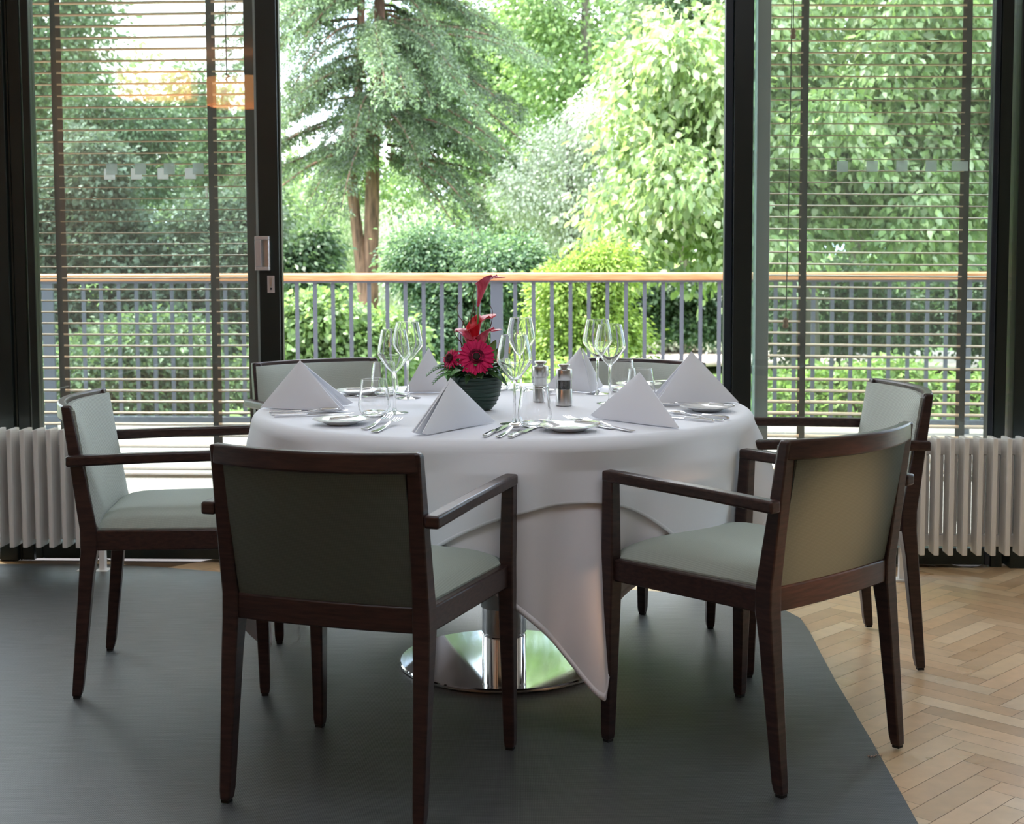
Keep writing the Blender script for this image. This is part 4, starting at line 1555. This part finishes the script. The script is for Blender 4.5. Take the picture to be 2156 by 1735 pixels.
foliage(o, 21, B, 1900, 26, .13, .090, .029, [(.24, .36, .12), (.32, .46, .16), (.18, .29, .10), (.42, .54, .24), (.30, .42, .22), (.5, .58, .36)], 'leaf_broad', droop=.7, flat=.6, shell=.75, six=True, face_up=.6)
trunk(o, [T([(1700, 800, 13.0, .14), (1690, 500, 13, .11), (1640, 250, 13, .08), (1560, 0, 13, .05)], base), T([(1690, 420, 13, .07), (1850, 250, 13, .05), (1980, 60, 13, .03)], base), T([(1680, 470, 13, .05), (1540, 380, 12.6, .03), (1430, 330, 12.4, .015)], base)], 'bark_grey', 'trunk')

# 3. silvery tree in the centre
simple_tree('silver_leaved_tree', 'pale silvery tree in the centre between conifer and bright tree', 1195, 16.5, 190, 560, 330, .06, GS, 'leaf_grey', 31, 1100, 26, .13, .055, .014, droop=.5, shell=.45)
# 4. trees behind, each its own crown
BG = [('tall green tree far behind, left of the conifer above the blind', 95, 27, -260, 520, 330, G2, 41),
      ('grey-green tree behind the left window blind', 480, 23, 120, 620, 220, G2, 42),
      ('light green tree far behind the conifer, upper centre', 1010, 31, -40, 420, 330, G1, 43),
      ('tall tree at upper centre right behind the silvery tree', 1230, 27, -300, 330, 420, G1, 44),
      ('dark branched tree behind the bright tree at the top right', 1430, 22, -250, 420, 420, G2, 45),
      ('pale tree seen low behind the conifer trunks', 690, 36, 300, 640, 520, G1, 46),
      ('dense tree behind the right window blind', 1800, 19, -200, 600, 600, G2, 47),
      ('dense tree at the far right edge behind the blind', 2130, 17, -100, 640, 420, G1, 48),
      ('mid green tree low behind the silvery tree', 1120, 34, 330, 640, 420, G1, 49)]
for lab, x, d, yt, yb, w, pal_, sd2 in BG:
    simple_tree('background_tree', lab, x, d, yt, yb, w, .14, pal_, 'leaf_broad', sd2, 900, 26, .011 * d, .0042 * d, .0014 * d, droop=.35, shell=.5, group='trees at the back of the garden')
# far wooded edge
r = np.random.default_rng(77)
fb = empty('far_woodland', (0, 46, 0))
tag(fb, 'hazy wooded edge far behind all the garden trees', 'trees', kind='stuff')
blobs = []
for k in range(46):
    x = -22 + k * .98
    top = 3.8 + 2.3 * math.sin(k * .8) ** 2 + (2.2 if x > -1.2 else 0) + (1.0 if x < -11 else 0)
    if -7.5 < x < -2.2:
        top = 3.1
    blobs.append((x, r.uniform(-2, 2), top / 2, 1.5, 1.4, top / 2 + .6))
foliage(fb, 78, blobs, 2600, 24, .42, .26, .085, [(.24, .34, .17), (.30, .42, .20), (.20, .28, .15), (.36, .47, .26)], 'leaf_broad', droop=.3, shell=.3, six=False, name='woodland_leaves')

# 5. shrubs
def shrub(name, label, x, d, ytop, ybot, w, pal_, mat, seed, clusters, per, L, Wd, cr=.09, **kw):
    return simple_tree(name, label, x, d, ytop, ybot, w, .03, pal_, mat, seed, clusters, per, cr, L, Wd, **kw)


shrub('round_shrub', 'dark green rounded shrub behind the flower arrangement', 995, 13.0, 440, 860, 330, GB, 'leaf_broad', 51, 1900, 30, .046, .013, shell=.7, six=True)
shrub('yellow_green_shrub', 'bright yellow-green shrub behind the railing right of centre', 1215, 11.4, 500, 850, 250, GY, 'leaf_broad', 52, 1500, 28, .040, .012, shell=.7, six=True)
shrub('weeping_shrub', 'pale weeping willow shrub behind the conifer trunks', 850, 24, 400, 640, 330, GS, 'leaf_grey', 53, 500, 34, .10, .009, cr=.22, droop=1.3, flat=1.2)
shrub('weeping_shrub', 'pale weeping shrub left of the conifer trunks', 650, 23, 400, 660, 230, G1, 'leaf_grey', 54, 400, 34, .10, .009, cr=.22, droop=1.3, flat=1.2)
shrub('dark_shrub', 'dark green shrub on the right below the bright tree', 1430, 16.0, 560, 720, 330, GD, 'leaf_broad', 55, 900, 26, .06, .02, shell=.6, six=True)
shrub('dark_shrub', 'dark shrub behind the right blind, above the low plants', 1760, 15.0, 540, 760, 420, GD, 'leaf_broad', 56, 1000, 26, .06, .02, shell=.6, six=True)
shrub('dark_shrub', 'dark shrub at the far right behind the railing', 2080, 15.0, 500, 780, 330, GD, 'leaf_broad', 57, 800, 26, .06, .02, shell=.6, six=True)
shrub('leafy_bush', 'light green leafy bush just left inside the doorway view', 640, 11.4, 600, 860, 230, G1, 'leaf_broad', 58, 520, 26, .06, .026, cr=.10, six=True)
shrub('leafy_bush', 'light green bush beside the conifer foot', 770, 11.6, 640, 860, 180, G1, 'leaf_broad', 59, 420, 26, .055, .022, cr=.10, six=True)
shrub('holly_bush', 'dense grey-green bush behind the left blind, right part', 440, 12.4, 330, 900, 330, [(.13, .19, .12), (.18, .25, .16), (.10, .155, .09)], 'leaf_grey', 60, 1500, 26, .050, .020, shell=.72, six=True)
shrub('holly_bush', 'dense grey-green bush behind the left blind, left part', 170, 12.6, 250, 900, 380, [(.15, .21, .13), (.20, .27, .18), (.11, .165, .10)], 'leaf_grey', 61, 1700, 26, .050, .020, shell=.72, six=True)
shrub('holly_bush', 'dense dark bush outside the far left glass', -60, 12.6, 200, 900, 240, [(.13, .19, .12), (.18, .25, .16), (.10, .155, .09)], 'leaf_grey', 62, 700, 26, .050, .020, shell=.72, six=True)
shrub('dark_conifer', 'dark conifer crown behind the left blind with sky above', 265, 20, 165, 430, 260, GD, 'leaf_needle', 63, 700, 26, .09, .014, cr=.16, shell=.3)
shrub('dark_shrub', 'dark spreading shrub beside the door stile at left', 620, 14.5, 470, 620, 160, GD, 'leaf_broad', 64, 400, 26, .08, .02, shell=.4)
shrub('ivy_hedge', 'low dense ivy hedge just beyond the railing behind the left blind', 270, 11.2, 650, 930, 640, [(.12, .20, .09), (.17, .27, .12), (.09, .15, .08), (.24, .34, .15)], 'leaf_broad', 66, 1100, 26, .055, .018, six=True)
# low plants beyond the railing
GL = [(.28, .44, .10), (.36, .52, .14), (.22, .36, .08), (.40, .50, .16)]
for i, (x, w_, yt) in enumerate(((1660, 150, 775), (1790, 170, 755), (1930, 170, 745), (2060, 160, 770), (1230, 200, 735), (1080, 160, 770), (1480, 130, 795))):
    shrub('low_plant', ['low light green plant beyond the railing, beside the right door stile', 'low leafy plant beyond the railing, second behind the right blind', 'low leafy plant beyond the railing behind the right chair', 'low leafy plant beyond the railing at the far right',
          'low plant with pale leaves at the foot of the yellow-green shrub', 'low plant at the foot of the dark round shrub', 'low plant by the gravel path'][i], x, 10.4, yt, 930, w_, GL, 'leaf_broad', 70 + i, 170, 26, .060, .020, cr=.07, six=True, group='low garden plants')
for i, (x, w_) in enumerate(((1400, 170), (1520, 160), (1350, 120))):
    shrub('ground_cover', ['grey-green ground cover beyond the path, middle patch', 'grey-green ground cover beyond the path, right patch', 'grey-green ground cover beyond the path, left patch'][i], x, 19.0, 678, 730, w_, GS, 'leaf_grey', 80 + i, 260, 24, .06, .024, cr=.08, group='ground cover patches')
